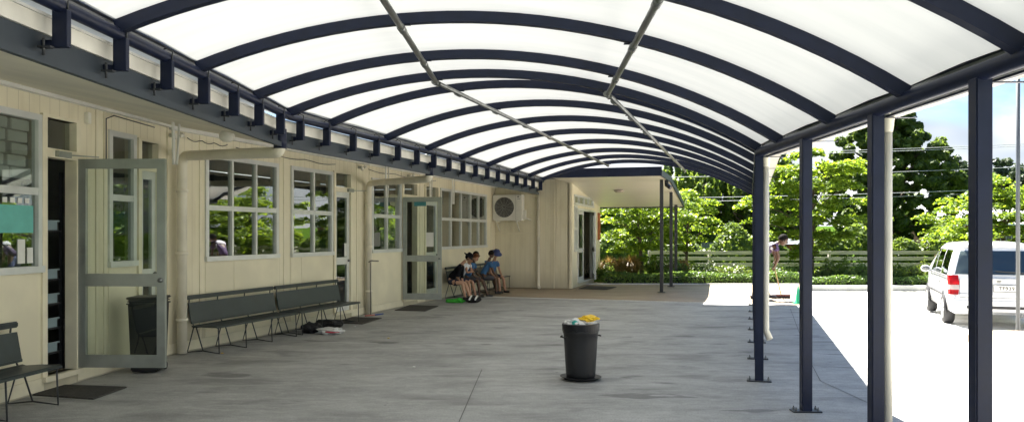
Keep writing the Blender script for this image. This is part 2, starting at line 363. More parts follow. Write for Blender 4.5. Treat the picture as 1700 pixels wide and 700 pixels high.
# papers stuck inside the glass
paper = M('notice_paper', (.75,.75,.70), .8, var=.05); teal = M('teal_paper', (.16,.50,.44), .8, var=.1)
s60 = w0[1]
bm = NB(); box(bm, s60-.62, s60-.085, .006, .009, 1.56, 1.82); obj('teal_poster', bm, teal, nw0, NFr)
bm = NB(); box(bm, s60-.30, s60-.20, .006, .009, 1.27, 1.50); obj('paper_notice', bm, paper, nw0, NFr); obj('paper_notice', box(NB(), s60-.17, s60-.09, .006, .009, 1.27, 1.42), paper, nw0, NFr)
for k in range(5): obj('paper_tag', box(NB(), s60-.60+.1*k, s60-.54+.1*k, .006, .008, 1.84, 1.89), paper, nw0, NFr)
cd = [c for c in bld.children if c.name.startswith('door') and 'frame' not in c.name][0]
bm = NB(); box(bm, dC[1]-.24, dC[1]-.15, .0, .003, 1.14, 1.38); obj('paper_notice', bm, paper, cd, FFr)
# cover battens, base board, top trim
for fr_, L, hls, tops in ((FFr, LF, FH, 2.93), (NFr, LN, NH, 2.95)):
    bm = NB(); box(bm, 0, L, -.018, 0, .02, .15); s = 0
    cuts = [0]; 
    for h in sorted(hls): 
        if h[2] == DB: cuts += [h[0], h[1]]
    cuts.append(L); bm.free(); bm = NB()
    for a, b in zip(cuts[::2], cuts[1::2]): box(bm, a, b, -.018, -.001, .02, .14)
    obj('base_board', bm, cream, bld, fr_)
    bm = NB(); box(bm, 0, L, -.07, -.001, tops-.05, tops+.03); obj('top_trim', bm, whitep, bld, fr_)
for s in (sF(332), sF(471), sF(592), sF(613), sF(668)-.05, sF(697), sF(815)): 
    obj('cover_batten', box(NB(), s-.02, s+.02, -.012, -.0005, .14, 2.88), cream, bld, FFr)
for fr_, (a, b) in ((FFr,wA),(FFr,wB_),(FFr,wC),(FFr,wD),(NFr,w0),(NFr,w1)):
    obj('sill_panel', box(NB(), a-.01, b+.01, -.007, -.0008, .145, WB-.02), clads, bld, fr_)
for s in (sF(388), sF(500)): obj('cover_batten', box(NB(), s-.006, s+.006, -.012, -.0075, .15, WB-.03), cream, bld, FFr)
for s in (sN(160), sN(173), LN-.03): obj('cover_batten', box(NB(), s-.02, s+.02, -.012, -.0005, .14, 2.9), cream, bld, NFr)
# rooms behind the glass
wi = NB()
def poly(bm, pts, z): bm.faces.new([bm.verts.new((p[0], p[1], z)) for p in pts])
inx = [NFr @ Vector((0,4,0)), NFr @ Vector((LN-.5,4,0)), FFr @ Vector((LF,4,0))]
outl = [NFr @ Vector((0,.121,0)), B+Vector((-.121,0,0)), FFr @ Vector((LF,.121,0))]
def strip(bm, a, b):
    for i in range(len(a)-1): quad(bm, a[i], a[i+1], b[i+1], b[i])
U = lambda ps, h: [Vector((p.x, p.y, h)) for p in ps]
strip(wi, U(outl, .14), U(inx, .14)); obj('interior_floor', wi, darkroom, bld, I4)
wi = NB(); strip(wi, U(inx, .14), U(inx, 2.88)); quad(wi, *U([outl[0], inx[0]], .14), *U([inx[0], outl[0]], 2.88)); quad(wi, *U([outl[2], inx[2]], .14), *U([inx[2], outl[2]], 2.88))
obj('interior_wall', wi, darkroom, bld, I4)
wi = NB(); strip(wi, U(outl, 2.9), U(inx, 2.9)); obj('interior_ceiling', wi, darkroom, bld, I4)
# curtains and furniture glimpses inside
curm = M('olive_curtain', (.16,.15,.10), .9)
for a, b in ((wD[0]+.1, wD[0]+.7), (wB_[1]-.35, wB_[1]-.02), (wD[1]-.5, wD[1]-.05)):
    n = 16; bm = NB()
    for k in range(n):
        x0 = a+(b-a)*k/n; x1 = a+(b-a)*(k+1)/n
        quad(bm, (x0,.22+.03*(k%2),1.0), (x1,.22+.03*((k+1)%2),1.0), (x1,.22+.03*((k+1)%2),2.7), (x0,.22+.03*(k%2),2.7))
    bmesh.ops.remove_doubles(bm, verts=bm.verts, dist=1e-5); obj('curtain', bm, curm, bld, FFr)
# soffit, fascia, gutter, roof
zE = 20.1; E2 = aty(eF, zE); Eb = Vector((43/FO*23.2, 23.2, 0)); E0 = aty(eN, 1.0)
bm = NB(); sw = [Vector((N0.x-.1, 1.0, 2.95)), Vector((B.x, B.y, 2.94)), Vector((Fend.x, Fend.y, 2.93))]; se = U([E0, EK], 2.60)+[Vector((E2.x, E2.y, 2.60))]
strip(bm, sw, se); quad(bm, sw[2], se[2], Vector((Eb.x, Eb.y, 2.62)), sw[2]+Vector((.01,.0,0)))
obj('soffit', bm, soff, bld, I4)
BKpt = Vector((Eb.x-.1, Eb.y+.9, 3.3)); bm = NB(); hi = U(inx, 3.75); strip(bm, U([E0+Vector((-.1,0,0)), EK+Vector((-.1,0,0)), E2+Vector((-.1,0,0))], 2.86), hi); quad(bm, Vector((E2.x-.1,E2.y,2.862)), Vector((Eb.x,Eb.y,2.9)), BKpt, hi[2]); obj('roof', bm, roofm, bld, I4)  # last quad added to block sun leaking in at the roof end
def eaves(l1, l2, k, y0, y1, offx, h0, h1, th, mat, name, parent, dx=0):
    ps = [aty(l1, y0), k.copy(), aty(l2, y1)]; bm = NB()
    o = Vector((offx, 0, 0)); t = Vector((th, 0, 0)); r = []
    for p in ps: r.append([bm.verts.new(Vector((p.x, p.y, h))+o+q) for h, q in ((h0, t*0), (h0, t), (h1, t), (h1, t*0))])
    for a, b in zip(r, r[1:]):
        for i in range(4): bm.faces.new((a[i], a[(i+1)%4], b[(i+1)%4], b[i]))
    bm.faces.new(r[0][::-1]); bm.faces.new(r[-1]); return obj(name, bm, mat, parent, I4)
fa = eaves(eN, eF, EK, 1.0, zE, -.03, 2.53, 2.70, .03, fasc, 'fascia', bld)
eaves(eN, eF, EK, 1.0, zE, 0.002, 2.52, 2.572, .035, fasc, 'fascia_lip', fa)
gt = eaves(eN, eF, EK, 1.0, zE, -.075, 2.702, 2.80, .09, gutc, 'gutter', bld)
eaves(eN, eF, EK, 1.0, zE, -.08, 2.802, 2.818, .105, whitep, 'gutter_rim', gt)
# downpipes leaving the gutter, crossing to the wall and dropping to the ground
def arcpts(a, c, b, r=.09, n=5):
    a, c, b = Vector(a), Vector(c), Vector(b); p = c+(a-c).normalized()*r; q = c+(b-c).normalized()*r
    return [p*(1-t)**2+c*2*t*(1-t)+q*t*t for t in [i/n for i in range(n+1)]]
for pxw, pxe, hw, he, rad in ((289, 457, 2.55, 2.46, .075), (605, 713, 2.52, 2.45, .07)):
    pw = on(WF, pxw); nrm = (FFr.to_3x3() @ Vector((0,-1,0))); pw = pw+nrm*(.09 if pxw > 300 else .12)
    pe = on(eF, pxe) if pxe > 460 else EK.copy(); 
    a = (pw.x, pw.y, .02); c = (pw.x, pw.y, hw); d = (pe.x, pe.y, he); e = (pe.x, pe.y, 2.56)
    bm = NB(); tube(bm, [a]+arcpts(a, c, d, .14)+arcpts(c, d, e, .09)+[e], rad*.85, 14)
    for h in (.45, 1.3, 2.1): lathe(bm, [(rad*.86,-.02),(rad*1.02,-.02),(rad*1.02,.02),(rad*.86,.02)], 14, Matrix.Translation((pw.x, pw.y, h)))
    p = obj('downpipe', bm, creamp, bld, I4)
    bm = NB(); tube(bm, [(pe.x, pe.y, 2.50), (pe.x, pe.y, 2.72)], rad*.95, 14); obj('pipe_socket', bm, navy, p, I4)
for s0, s1, y, h in ((.25,1.1,-.085,2.80),(1.3,4.2,-.082,2.78),(5.5,9.0,-.083,2.79)):
    bm = NB(); n = 14; tube(bm, [(s0+(s1-s0)*i/n, y, h-.035*math.sin(math.pi*((i*3/n)%1))) for i in range(n+1)], .006, 5); obj('cable', bm, rod, bld, FFr)
bm = NB(); s = sN(172); tube(bm, [(s,-.03,2.35),(s,-.03,2.82),(s+.05,-.09,2.86),(s+.9,-.09,2.84)], .007, 5); obj('cable', bm, rod, bld, NFr)
obj('junction_box', bbox(sN(142)-.03, sN(142)+.03, -.05, -.001, 2.72, 2.84, .005), gutc, bld, NFr)
# V shaped white hangers under the eaves
for px, dy, o in ((229, .35, 0), (632, .15, 0), (706, .15, 0), (744, .15, 0)):
    fr_ = FFr if px > 300 else NFr; s = sF(px) if px > 300 else sN(px)-.1; o = .12 if px > 300 else .5
    bm = NB(); a = (s, -o, 2.28 if px > 300 else 2.36)
    bar(bm, a, (s-.06, -o-.02, 2.92), .045, .02, (0,1,0)); bar(bm, (s+.01, -o-.03, a[2]), (s+.17, -o+.02, 2.92), .022, .02, (0,1,0)); bar(bm, (s-.1,-o,2.925), (s+.2,-o,2.925), .03, .02)
    obj('eaves_strut', bm, whitep, bld, fr_)
# soffit fittings
bm = NB(); p = Vector((-3.35, 9.55, 2.745)); lathe(bm, [(0,-.12),(.05,-.115),(.085,-.08),(.09,-.03),(.06,0),(.05,.12),(0,.12)], 18, Matrix.Translation(p)); obj('soffit_light', bm, gutc, bld, I4)
for px in (271, 594, 676): 
    bm = NB(); s = sF(px) if px > 280 else 0; f3 = FFr @ T(max(s, .02), -.10, 2.80)
    for a in (-.06, .06): lathe(bm, [(0,0),(.02,0),(.035,.06),(0,.06)], 10, T(a,0,0) @ Matrix.Rotation(R(115 if a<0 else 65), 4, 'Y'))
    box(bm, -.02, .02, .0, .09, -.02, .03); obj('flood_lamp', bm, gutc, bld, f3)
# door closer arms
for fr_, s, h in ((NFr, dA[0]+.25, DT+.02), (FFr, dC[1]-.1, DT+.02)):
    bm = NB(); box(bm, s-.1, s+.1, -.075, -.033, h-.03, h+.03); bar(bm, (s+.08,-.055,h), (s+.42,-.16,h+.01), .018, .012); obj('door_closer', bm, greyalu, bld, fr_)
bm = NB(); box(bm, 0,.02,-.05,.02, 0,.0001); bm.free()
# hose tap pipe on second downpipe
bm = NB(); s = sF(599); tube(bm, [(s-.06,-.2,1.02),(s+.02,-.21,1.04),(s+.26,-.24,1.03)], .013, 8); tube(bm, [(s+.02,-.2,.02),(s-.02,-.21,.6),(s,-.2,1.01)], .009, 6); obj('tap_pipe', bm, M('dark_conduit', (.12,.1,.08), .5), bld, FFr)
# ---- far end wall and the porch wing
Ce = Vector((97.5/FO*22.94, 22.94, 0)); rdir = (FFr.to_3x3() @ Vector((0,-1,0)))
BKf = frame(Fend+Vector((0,0,0)), Fend+rdir)     # X to the right along the end wall, Y away
LB = (Ce-Fend).dot(rdir); Cc = Fend+rdir*LB
wall('end_wall', BKf, .001, LB, 0, 3.4, [])
WGf = frame(Cc, Cc+FFr.to_3x3().col[0]); LW = 4.55
door = (.55, 3.2); 
wall('wing_wall', WGf, .0, LW, 0, 3.0, [(.35,.75,1.05,2.36),(.80,3.3,DB,2.3),(.35,3.3,2.40,2.68)])
window(WGf, .35,.75,1.05,2.36, [.5], 1.7); window(WGf, .35,3.3,2.40,2.68, [.25,.5,.75], None)
bm = NB(); box(bm,.80,.86,-.03,.1,DB,2.3); box(bm,3.24,3.3,-.03,.1,DB,2.3); box(bm,.86,3.24,-.03,.1,2.24,2.3); box(bm,.8,3.3,-.06,.1,DB-.04,DB); obj('door_frame', bm, alu, bld, WGf)
leaf(sub(WGf,.86,.02,DB,0), .9, 2.08, m=alu); o = leaf(sub(WGf,3.24,-.02,DB,R(194)), .95, 2.08, m=alu, hinge='right'); o['label'] = 'wing door leaf pushed open'
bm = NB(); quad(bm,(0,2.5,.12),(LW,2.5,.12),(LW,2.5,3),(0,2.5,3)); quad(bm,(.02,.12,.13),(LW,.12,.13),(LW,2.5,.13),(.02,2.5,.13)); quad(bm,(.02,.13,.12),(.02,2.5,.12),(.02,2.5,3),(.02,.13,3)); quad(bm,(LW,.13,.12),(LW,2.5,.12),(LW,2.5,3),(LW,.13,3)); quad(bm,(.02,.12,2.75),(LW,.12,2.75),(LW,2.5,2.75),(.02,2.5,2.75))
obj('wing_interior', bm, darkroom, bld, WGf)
bm = NB(); box(bm, LW-.45, LW-.05, -.03, 0, 1.35, 2.25); obj('notice_board', bm, M('rust_red_board', (.38,.10,.04), .7, var=.3, scale=12), bld, WGf)
bm = NB(); box(bm, -.001,.05,-.02,.0, 0, 3.0); obj('corner_batten', bm, cream, bld, WGf)
for a in ((LB-.06,LB,-.02,0,3.3),(LB-.52,LB-.49,-.012,0,3.3),(LB-.42,LB-.40,-.014,1.55,3.3),(.001,LB-.9,-.012,1.55,1.58)): obj('cover_batten', box(NB(),a[0],a[1],a[2],-.001,a[3],a[4]), cream, bld, BKf)
# porch: coordinates in wing frame (x away, -y right), roof falls away from the viewer
def ph(x): return 2.99-.118*max(0, x)
px0, px1, pr = -2.5, 4.62, 2.75
bm = NB(); quad(bm,(px0+.05,.05,ph(px0)),(0,.05,ph(0)),(0,-pr,ph(0)),(px0+.05,-pr,ph(px0))); quad(bm,(0,.05,ph(0)),(px1,.05,ph(px1)),(px1,-pr,ph(px1)),(0,-pr,ph(0)))
so = obj('porch_ceiling', bm, M('porch_ceiling_boards', (.74,.71,.60), .35, var=.05, stretch=(1,.1,1)), bld, WGf)
bm = NB(); lathe(bm, [(0,-.07),(.10,-.065),(.15,-.03),(.16,0)], 20, T(1.3,-1.15,ph(1.3)-.003)); obj('porch_light', bm, M('opal_glass_lamp', (.42,.36,.3), .3), so, WGf)
bm = NB(); box(bm, px0-.04, px0, -pr-.04, .75, 2.965, 3.19); obj('porch_fascia', bm, navy, bld, WGf)
bm = NB(); sweep(bm, [(px0+.001,-pr-.02,ph(px0)+.05),(0,-pr-.02,ph(0)+.05),(px1+.04,-pr-.02,ph(px1)+.05)], [(0,0,1)]*3, .035, .15); obj('porch_fascia', bm, fasc, bld, WGf)
bm = NB(); bar(bm, (px1+.02,.3,ph(px1)+.02), (px1+.02,-pr,ph(px1)+.02), .035, .12); obj('porch_fascia', bm, fasc, bld, WGf)
bm = NB(); v = None
for a, b in ((px0, 0), (0, px1)):
    v = [(a,1.8,ph(a)+.11),(b,1.8,ph(b)+.11),(b,-pr,ph(b)+.11),(a,-pr,ph(a)+.11)]; quad(bm,*v); quad(bm,*[(q,w_,c+.03) for q,w_,c in v][::-1])  # extended left beyond the ceiling to keep a sun patch off the floor
obj('porch_roof', bm, roofm, bld, WGf)
for x, y in ((-.75,-2.6), (1.75,-2.62), (4.2,-2.55)):
    bm = bbox(x-.045, x+.045, y-.045, y+.045, .0, ph(x)-.005, .006); box(bm, x-.1, x+.1, y-.1, y+.1, .002, .016); obj('porch_post', bm, rod, bld, WGf)
bm = NB(); box(bm, -.78,-.70,-2.78,-2.68,2.85,2.98); bar(bm,(-.75,-2.72,2.86),(-.85,-2.85,2.76),.07,.09); obj('flood_lamp', bm, rod, bld, WGf)
# wing body above/behind so nothing is open to the sky
bm = NB(); box(bm, LW-.1, LW, .12, 3.5, 0, 3.0); obj('wing_end_wall', bm, clad, bld, WGf)
bm = NB(); box(bm, .13, LW, .13, 4.5, 3.0, 3.08); obj('wing_roof', bm, roofm, bld, WGf)
# downpipe at the end wall
pp = BKf @ Vector(((Vector((43/FO*23.2,23.2,0))-Fend).dot(rdir), -.07, 0))
bm = NB(); tube(bm, [(pp.x+.02,pp.y-.22,.03),(pp.x,pp.y-.12,.08),(pp.x,pp.y,.16),(pp.x,pp.y,2.74)], .045, 12); obj('downpipe', bm, creamp, bld, I4)

# ------------------------------------------------------------------ canopy
cano = empty('canopy', T(0, 9, 0), 'long arched walkway canopy with navy steel ribs and opal white roofing', 'canopy')
HL, HR, SAG = 2.90, 2.45, .60
def arc(l, r, up=0, t0=0, t1=1, n=28):
    L = Vector((l.x, l.y, HL)); Rr = Vector((r.x, r.y, HR)); ch = Rr-L; c = ch.length; d = ch/c
    hz = Vector((d.x, d.y, 0)); nrm = (Vector((0,0,1))-d*d.z).normalized(); rad = (c*c/4+SAG*SAG)/(2*SAG); th = math.asin(c/2/rad)
    ctr = (L+Rr)/2-nrm*(rad-SAG); P = []; Us = []
    for i in range(n+1):
        a = -th+2*th*(t0+(t1-t0)*i/n); u = d*math.sin(a)+nrm*math.cos(a); P.append(ctr+u*(rad+up)); Us.append(u)
    return P, Us
ribs = []
for yr in (-3.3, -2.0, -.65, .65, 1.95, 2.68, 3.95, 5.2, 6.48, 7.84):
    if yr == 1.95: continue
    ribs.append((aty(tN, yr+.13), aty(rN, yr)))
ribs.append((TK+Vector((0,-.05,0)), RK.copy()))
ribs.append((aty(tF, 9.99), aty(rF, 8.82)))
for y in (11.51, 12.96, 14.47, 15.98, 17.6, 18.95, 20.2): ribs.append((aty(tF, y), aty(rF, y-1.50)))
for l, r in ribs:
    P, Us = arc(l, r, 0); bm = sweep(NB(), P, Us, .07, .085)
    bmesh.ops.bevel(bm, geom=[e for e in bm.edges if e.calc_length() > .1 and len(e.link_faces) == 2 and e.calc_face_angle(0) > 1], offset=.008, segments=1, affect='EDGES')
    rb = obj('rib', bm, navy, cano, I4)
    for p in (P[0], P[-1]):
        for k in (-.05, .05): obj('rib_bolt', lathe(NB(), [(0,-.012),(.012,-.012),(.012,.0),(0,.0)], 6, Matrix.Translation(p+Vector((0,k,-.06)))), steel, rb, I4)
# roofing
A0, U0 = arc(*ribs[0], .065); rows = []
for k, (l, r) in enumerate(ribs): rows.append(arc(l, r, .055)[0])
bm = NB(); vr = []
full = []
for a, b in zip(rows, rows[1:]):
    for t in (0, .5): full.append([p.lerp(q, t)+Vector((0,0,.012*math.sin(math.pi*t))) for p, q in zip(a, b)])
full.append(rows[-1]); full.append([q+Vector((bF,1,0)).normalized()*.62 for q in rows[-1]])  # sheet extended past the end rib so its shadow covers the slab edge
for r_ in full: vr.append([bm.verts.new(p) for p in r_])
for a, b in zip(vr, vr[1:]):
    for i in range(len(a)-1): bm.faces.new((a[i], a[i+1], b[i+1], b[i])).smooth = True
obj('roof_sheeting', bm, opal, cano, I4, smooth=True)
# eaves beams
def beam(l1, l2, k, y0, y1, h, w, hh, name, m, off=0):
    pts = [aty(l1, y0, h)+Vector((off,0,0)), Vector((k.x+off, k.y, h)), aty(l2, y1, h)+Vector((off,0,0))]
    return obj(name, sweep(NB(), pts, [(0,0,1)]*3, w, hh), m, cano, I4)
bm = NB(); tube(bm, [aty(tN, -3.4, HL-.04), Vector((TK.x, TK.y, HL-.04)), aty(tF, 20.25, HL-.04)], .042, 12); obj('eaves_beam', bm, navy, cano, I4)
bm = NB(); tube(bm, [aty(rN, -3.4, HR-.04), Vector((RK.x, RK.y, HR-.04)), aty(rF, 18.75, HR-.04)], .05, 12); obj('eaves_beam', bm, navy, cano, I4)
stripm = M('grey_flashing', (.25,.26,.27), .5, .2)
for l1, l2, k, y0, y1, h, sx in ((tN, tF, TK, -3.4, 20.25, HL+.01, -.07), (rN, rF, RK, -3.4, 18.75, HR+.01, .07)):
    beam(l1, l2, k, y0, y1, h, .012, .1, 'flashing', stripm, sx)
    beam(l1, l2, k, y0, y1, h+.05, .06, .012, 'flashing', navy, sx*.8)
beam(tN, tF, TK, -3.4, 21.1, 3.02, .62, .012, 'flashing', opal, -.33)  # wide strip added to block sun coming through the gap over the gutter
# outer gutter on the posts side
g = beam(rN, rF, RK, -3.4, 18.75, HR-.06, .11, .012, 'outer_gutter', gutc, .16)
g2 = beam(rN, rF, RK, -3.4, 18.75, HR-.03, .012, .075, 'outer_gutter', gutc, .22)
beam(rN, rF, RK, -3.4, 18.75, HR-.085, .03, .014, 'gutter_strap', navy, .085)
# purlin tubes hung under the ribs
for t in (1/3, 2/3):
    pts = [arc(l, r, -.075)[0][int(round(28*t))] for l, r in ribs]
    sel = [pts[0], pts[9], pts[-1]]
    bm = NB(); tube(bm, [pts[0], pts[9]], .026, 10); tube(bm, [pts[9]+Vector((.03,0,-.01)), pts[-1]], .024, 10)
    for p in pts[4:]:
        d = Vector((bN,1,0)) if p.y < 8.3 else Vector((bF,1,0)); d.normalize()
        tube(bm, [p-d*.07, p+d*.07], .033, 10)
    pu = obj('purlin_tube', bm, steel, cano, I4)
    bm = NB()
    for (l, r), p in zip(ribs, pts):
        dd = (r-l).normalized(); box(bm, p.x-.07, p.x+.07, p.y-.02, p.y+.02, p.z+.028, p.z+.036)
    obj('purlin_clip', bm, navy, pu, I4)
# brackets on the building side
ys = [4.68+.677*k for k in range(-4, 6)]+[8.75]; bk = [(aty(tN, y), 0) for y in ys if y < 9]
bk += [(aty(tF, y), 1) for y in (9.32, 9.9, 10.56, 11.22, 11.9, 12.58, 13.25, 13.92, 14.6, 15.27, 15.95, 16.62, 17.3, 17.97, 18.65, 19.32, 20.0)]
for p, s in bk:
    ang = math.atan2(1, bF if s else bN); f3 = T(p.x, p.y, 0, ang)           # local x along eaves, +y into building
    bm = bbox(-.022, .022, -.055, .035, 2.62, 2.835, .003, 1); box(bm, -.021, .021, .035, .10, 2.621, 2.66); box(bm, -.05, .05, -.02, .02, 2.835, 2.845)
    b_ = obj('bracket', bm, navy, cano, f3)
    bm = NB(); tube(bm, [(-.075,.05,2.56),(-.075,.05,2.66)], .009, 6); box(bm, -.095,-.055,.0,.075,2.60,2.612); obj('clamp', bm, rod, b_, f3)
    bm = NB(); tube(bm, [(0,-.045,2.83),(0,-.05,2.90),(0,0,2.925),(0,.045,2.90)], .006, 6); obj('u_bolt', bm, rod, b_, f3)
# posts
posts = [(aty(rN, y), 0) for y in (-2.2, -.1, 1.55, 3.0, 4.34, 5.66, 7.11)]+[(RK.copy(), 1)]
for y in (10.1, 11.62, 13.16, 14.8, 16.2, 17.7): posts.append((aty(rF, y), 1))
for k, (p, s) in enumerate(posts):
    if k < 3: continue
    ang = math.atan2(bF if s else bN, 1); f3 = T(p.x, p.y, 0, -ang)
    bm = bbox(-.044, .044, -.044, .044, .0, HR-.07, .007, 2); po = obj('post', bm, navy, cano, f3)
    bm = bbox(-.125, .125, -.06, .06, .001, .014, .003, 1); obj('base_plate', bm, rod, po, f3)
    for a in (-.095, .095):
        for b in (-.035, .035): obj('anchor_bolt', lathe(NB(), [(.011,.012),(.011,.03),(.006,.031),(.006,.045),(0,.045)], 6, T(a,b,0), smooth=False), steel, po, f3)
    bm = NB(); box(bm, -.005, .28, -.015, .015, HR-.095, HR-.09); obj('gutter_strap', bm, navy, po, f3)
for (p, s), h0, dx in ((posts[5], .0, .10), (posts[7], .44, .085)):
    bm = NB(); x, y = p.x+dx, p.y+.045
    pts = [(x+.03, y-.04, h0+.0), (x, y, h0+.09), (x, y, HR-.12)] if h0 else [(x, y, .0), (x, y, HR-.12)]
    tube(bm, pts, .034, 14); lathe(bm, [(.034,0),(.04,.02),(.05,.12),(.055,.13)], 14, T(x, y, HR-.19)); obj('post_downpipe', bm, creamp, cano, I4)

# ------------------------------------------------------------------ ground
def drop(x, y):
    t = min(1, max(0, (x-5.5-.1*max(0,y-8))/2)); t = t*t*(3-2*t); return -.20*t
def poly_sheet(name, pts, z, mat, kind='structure'):
    bm = NB(); bm.faces.new([bm.verts.new((p[0], p[1], z)) for p in pts]); return tag(obj(name, bm, mat), kind=kind)
conc = concrete('worn_concrete', (.355,.355,.34)); concl = concrete('pale_concrete', (.60,.59,.56), False)
agg = concrete('aggregate_paving', (.34,.27,.19), False)
rP = gp(1340, 507); yL = 17.9
e1 = gp(808, 492.5); e2 = gp(1345, 507.5)
poly_sheet('concrete_floor', [(-9,-6), (3.6,-6), (3.6, 7.6), (e2.x, e2.y), (e1.x, e1.y), (-1.2,24.2),(-9,24.2)], 0, conc)
poly_sheet('path', [(e1.x-.5, e1.y+.0), (e2.x, e2.y), (6.9, 19.2), (9.0, 25.1), (-2.0, 27.5)], -.012, agg)
bm = NB(); bar(bm, (e1.x, e1.y, .0), (e2.x, e2.y, .0), .05, .03); tag(obj('path_kerb', bm, concl), kind='structure')
# car park grid falling gently away to the right
bm = NB(); xs = list(np.linspace(3, 60, 40)); yy = list(np.linspace(-12, 25, 24)); g_ = [[bm.verts.new((x, y, -.016+drop(x, y))) for x in xs] for y in yy]
for j in range(len(yy)-1):
    for i in range(len(xs)-1): bm.faces.new((g_[j][i], g_[j][i+1], g_[j+1][i+1], g_[j+1][i]))
tag(obj('car_park', bm, concl), kind='structure')
grass = M('lawn_grass', (.045,.085,.012), .95, spec=0, var=.45, scale=3, bump=.5, bscale=30)
bm = NB(); n = 30; ex = [-900,-300,-100,-50,-20,0,10,20,30,40,60,100,200,400,900]; ey = [-600,-200,-60,-20,0,10,20,26,32,40,60,100,200,400,900]
g_ = [[bm.verts.new((x, y, -.24+(max(0,y-60)*.012 if x>-50 else 0))) for x in ex] for y in ey]
for j in range(len(ey)-1):
    for i in range(len(ex)-1): bm.faces.new((g_[j][i], g_[j][i+1], g_[j+1][i+1], g_[j+1][i]))
tag(obj('ground', bm, grass), kind='structure')
# garden strip behind the path
soil = M('bark_and_soil', (.07,.05,.03), .95, var=.5, scale=9, bump=.8, bscale=25)
poly_sheet('garden_bed', [(-4,25.3),(60,25.3),(60,34),(-4,34)], -.06, soil)
poly_sheet('lawn', [(-20,34),(80,34),(80,60),(-20,60)], -.1, grass)
bm = NB(); bar(bm, (-3,25.2,-.02),(9,25.2,-.04),.14,.1); bar(bm,(9.0,25.2,-.12),(40,25.2,-.14),.14,.16); tag(obj('kerb', bm, concl), kind='structure')
bm = NB(); a = gp(1660, 562, -.1); lathe(bm, [(0,.0),(.9,.0),(1.1,-.16)], 24, T(a.x+.5,a.y-.1,-.06)); tag(obj('concrete_pad', bm, agg), kind='structure')
# saw cut joints in the concrete
jm = M('joint_dirt', (.09,.088,.085), .9); bm = NB()
for p in ([gp(800,613), gp(762,700)], [gp(1312,512), gp(1345,600), gp(1362,632), gp(1440,668)], [gp(1180,508.5), gp(1135,700)][:0]):
    for a, b in zip(p, p[1:]):
        d = (b-a).normalized(); s = Vector((-d.y, d.x, 0))*.0035; quad(bm, a-s+Vector((0,0,.004)), a+s+Vector((0,0,.004)), b+s+Vector((0,0,.004)), b-s+Vector((0,0,.004)))
tag(obj('floor_joint', bm, jm), kind='structure')
# ------------------------------------------------------------------ benches
def bench():
    root = empty('bench', I4, 'x', 'bench', 'dark grey slatted steel benches along the wall')
    L = 1.96; bm = NB()
    prof = [(-.52,.352),(-.50,.366),(-.30,.362),(-.17,.352),(-.135,.362)]
    def shell(prof, th=.016):
        b = NB(); r = []
        for x in (0, L):
            r.append([b.verts.new((x, y, z)) for y, z in prof]+[b.verts.new((x, y, z-th)) for y, z in prof[::-1]])
        n = len(r[0])
        for i in range(n): b.faces.new((r[0][i], r[0][(i+1)%n], r[1][(i+1)%n], r[1][i]))
        b.faces.new(r[0][::-1]); b.faces.new(r[1]); return b
    obj('seat', shell(prof), benchm, root)
    b = NB(); v = [(-.13,.40),(-.085,.655)]
    bar(b, (0,-.13,.40+.0), (L,-.13,.40), .012, .02); 
    quad(b,(0,-.135,.385),(L,-.135,.385),(L,-.085,.655),(0,-.085,.655)); quad(b,(0,-.12,.385),(0,-.07,.655),(L,-.07,.655),(L,-.12,.385))
    quad(b,(0,-.135,.385),(0,-.085,.655),(0,-.07,.655),(0,-.12,.385)); quad(b,(L,-.135,.385),(L,-.12,.385),(L,-.07,.655),(L,-.085,.655)); quad(b,(0,-.085,.655),(L,-.085,.655),(L,-.07,.655),(0,-.07,.655))
    obj('backrest', b, benchm, root)
    b = bbox(-.02, L+.02, -.085, -.045, .695, .75, .01); obj('top_rail', b, benchm, root)
    for x in (.05, .64, 1.26, L-.05):
        b = NB(); tube(b, [(x,-.50,.352),(x,-.515,.01),(x,-.27,.035),(x,-.03,.01),(x,-.13,.345),(x,-.108,.40),(x,-.055,.66),(x,-.062,.72)], .0085, 8)
        tube(b, [(x,-.27,.035),(x,-.16,.352)], .008, 8); tube(b, [(x,-.16,.345),(x,-.5,.345)], .008, 6); obj('leg_frame', b, rod, root)
    return root
bp_ = bench()
bspots = [(FFr, sF(301)-.02, 'dark grey bench between the big cream downpipe and its twin bench, under three pane window'),
          (FFr, sF(301)+2.02, 'dark grey bench with a rubbish bag beneath its far end, beside the closed glass door'),
          (FFr, sF(733), 'dark grey bench behind the child in the black hat, beside the open far door'),
          (FFr, sF(733)+2.0, 'dark grey bench by the end wall, child in navy hat sitting on it')]
for i, (fr_, s, lb) in enumerate(bspots):
    f3 = fr_ @ T(s, -.04, 0)
    if i == 0: bp_.matrix_basis = f3; bp_['label'] = lb; W[bp_.name] = f3
    else: copy_tree(bp_, f3, lb)
e0 = gp(112, 673); s_ = (e0-N0).dot((B-N0).normalized())
copy_tree(bp_, NFr @ T(s_-1.91, -.04, 0), 'dark grey bench at the left edge beside the doorway full of trays')

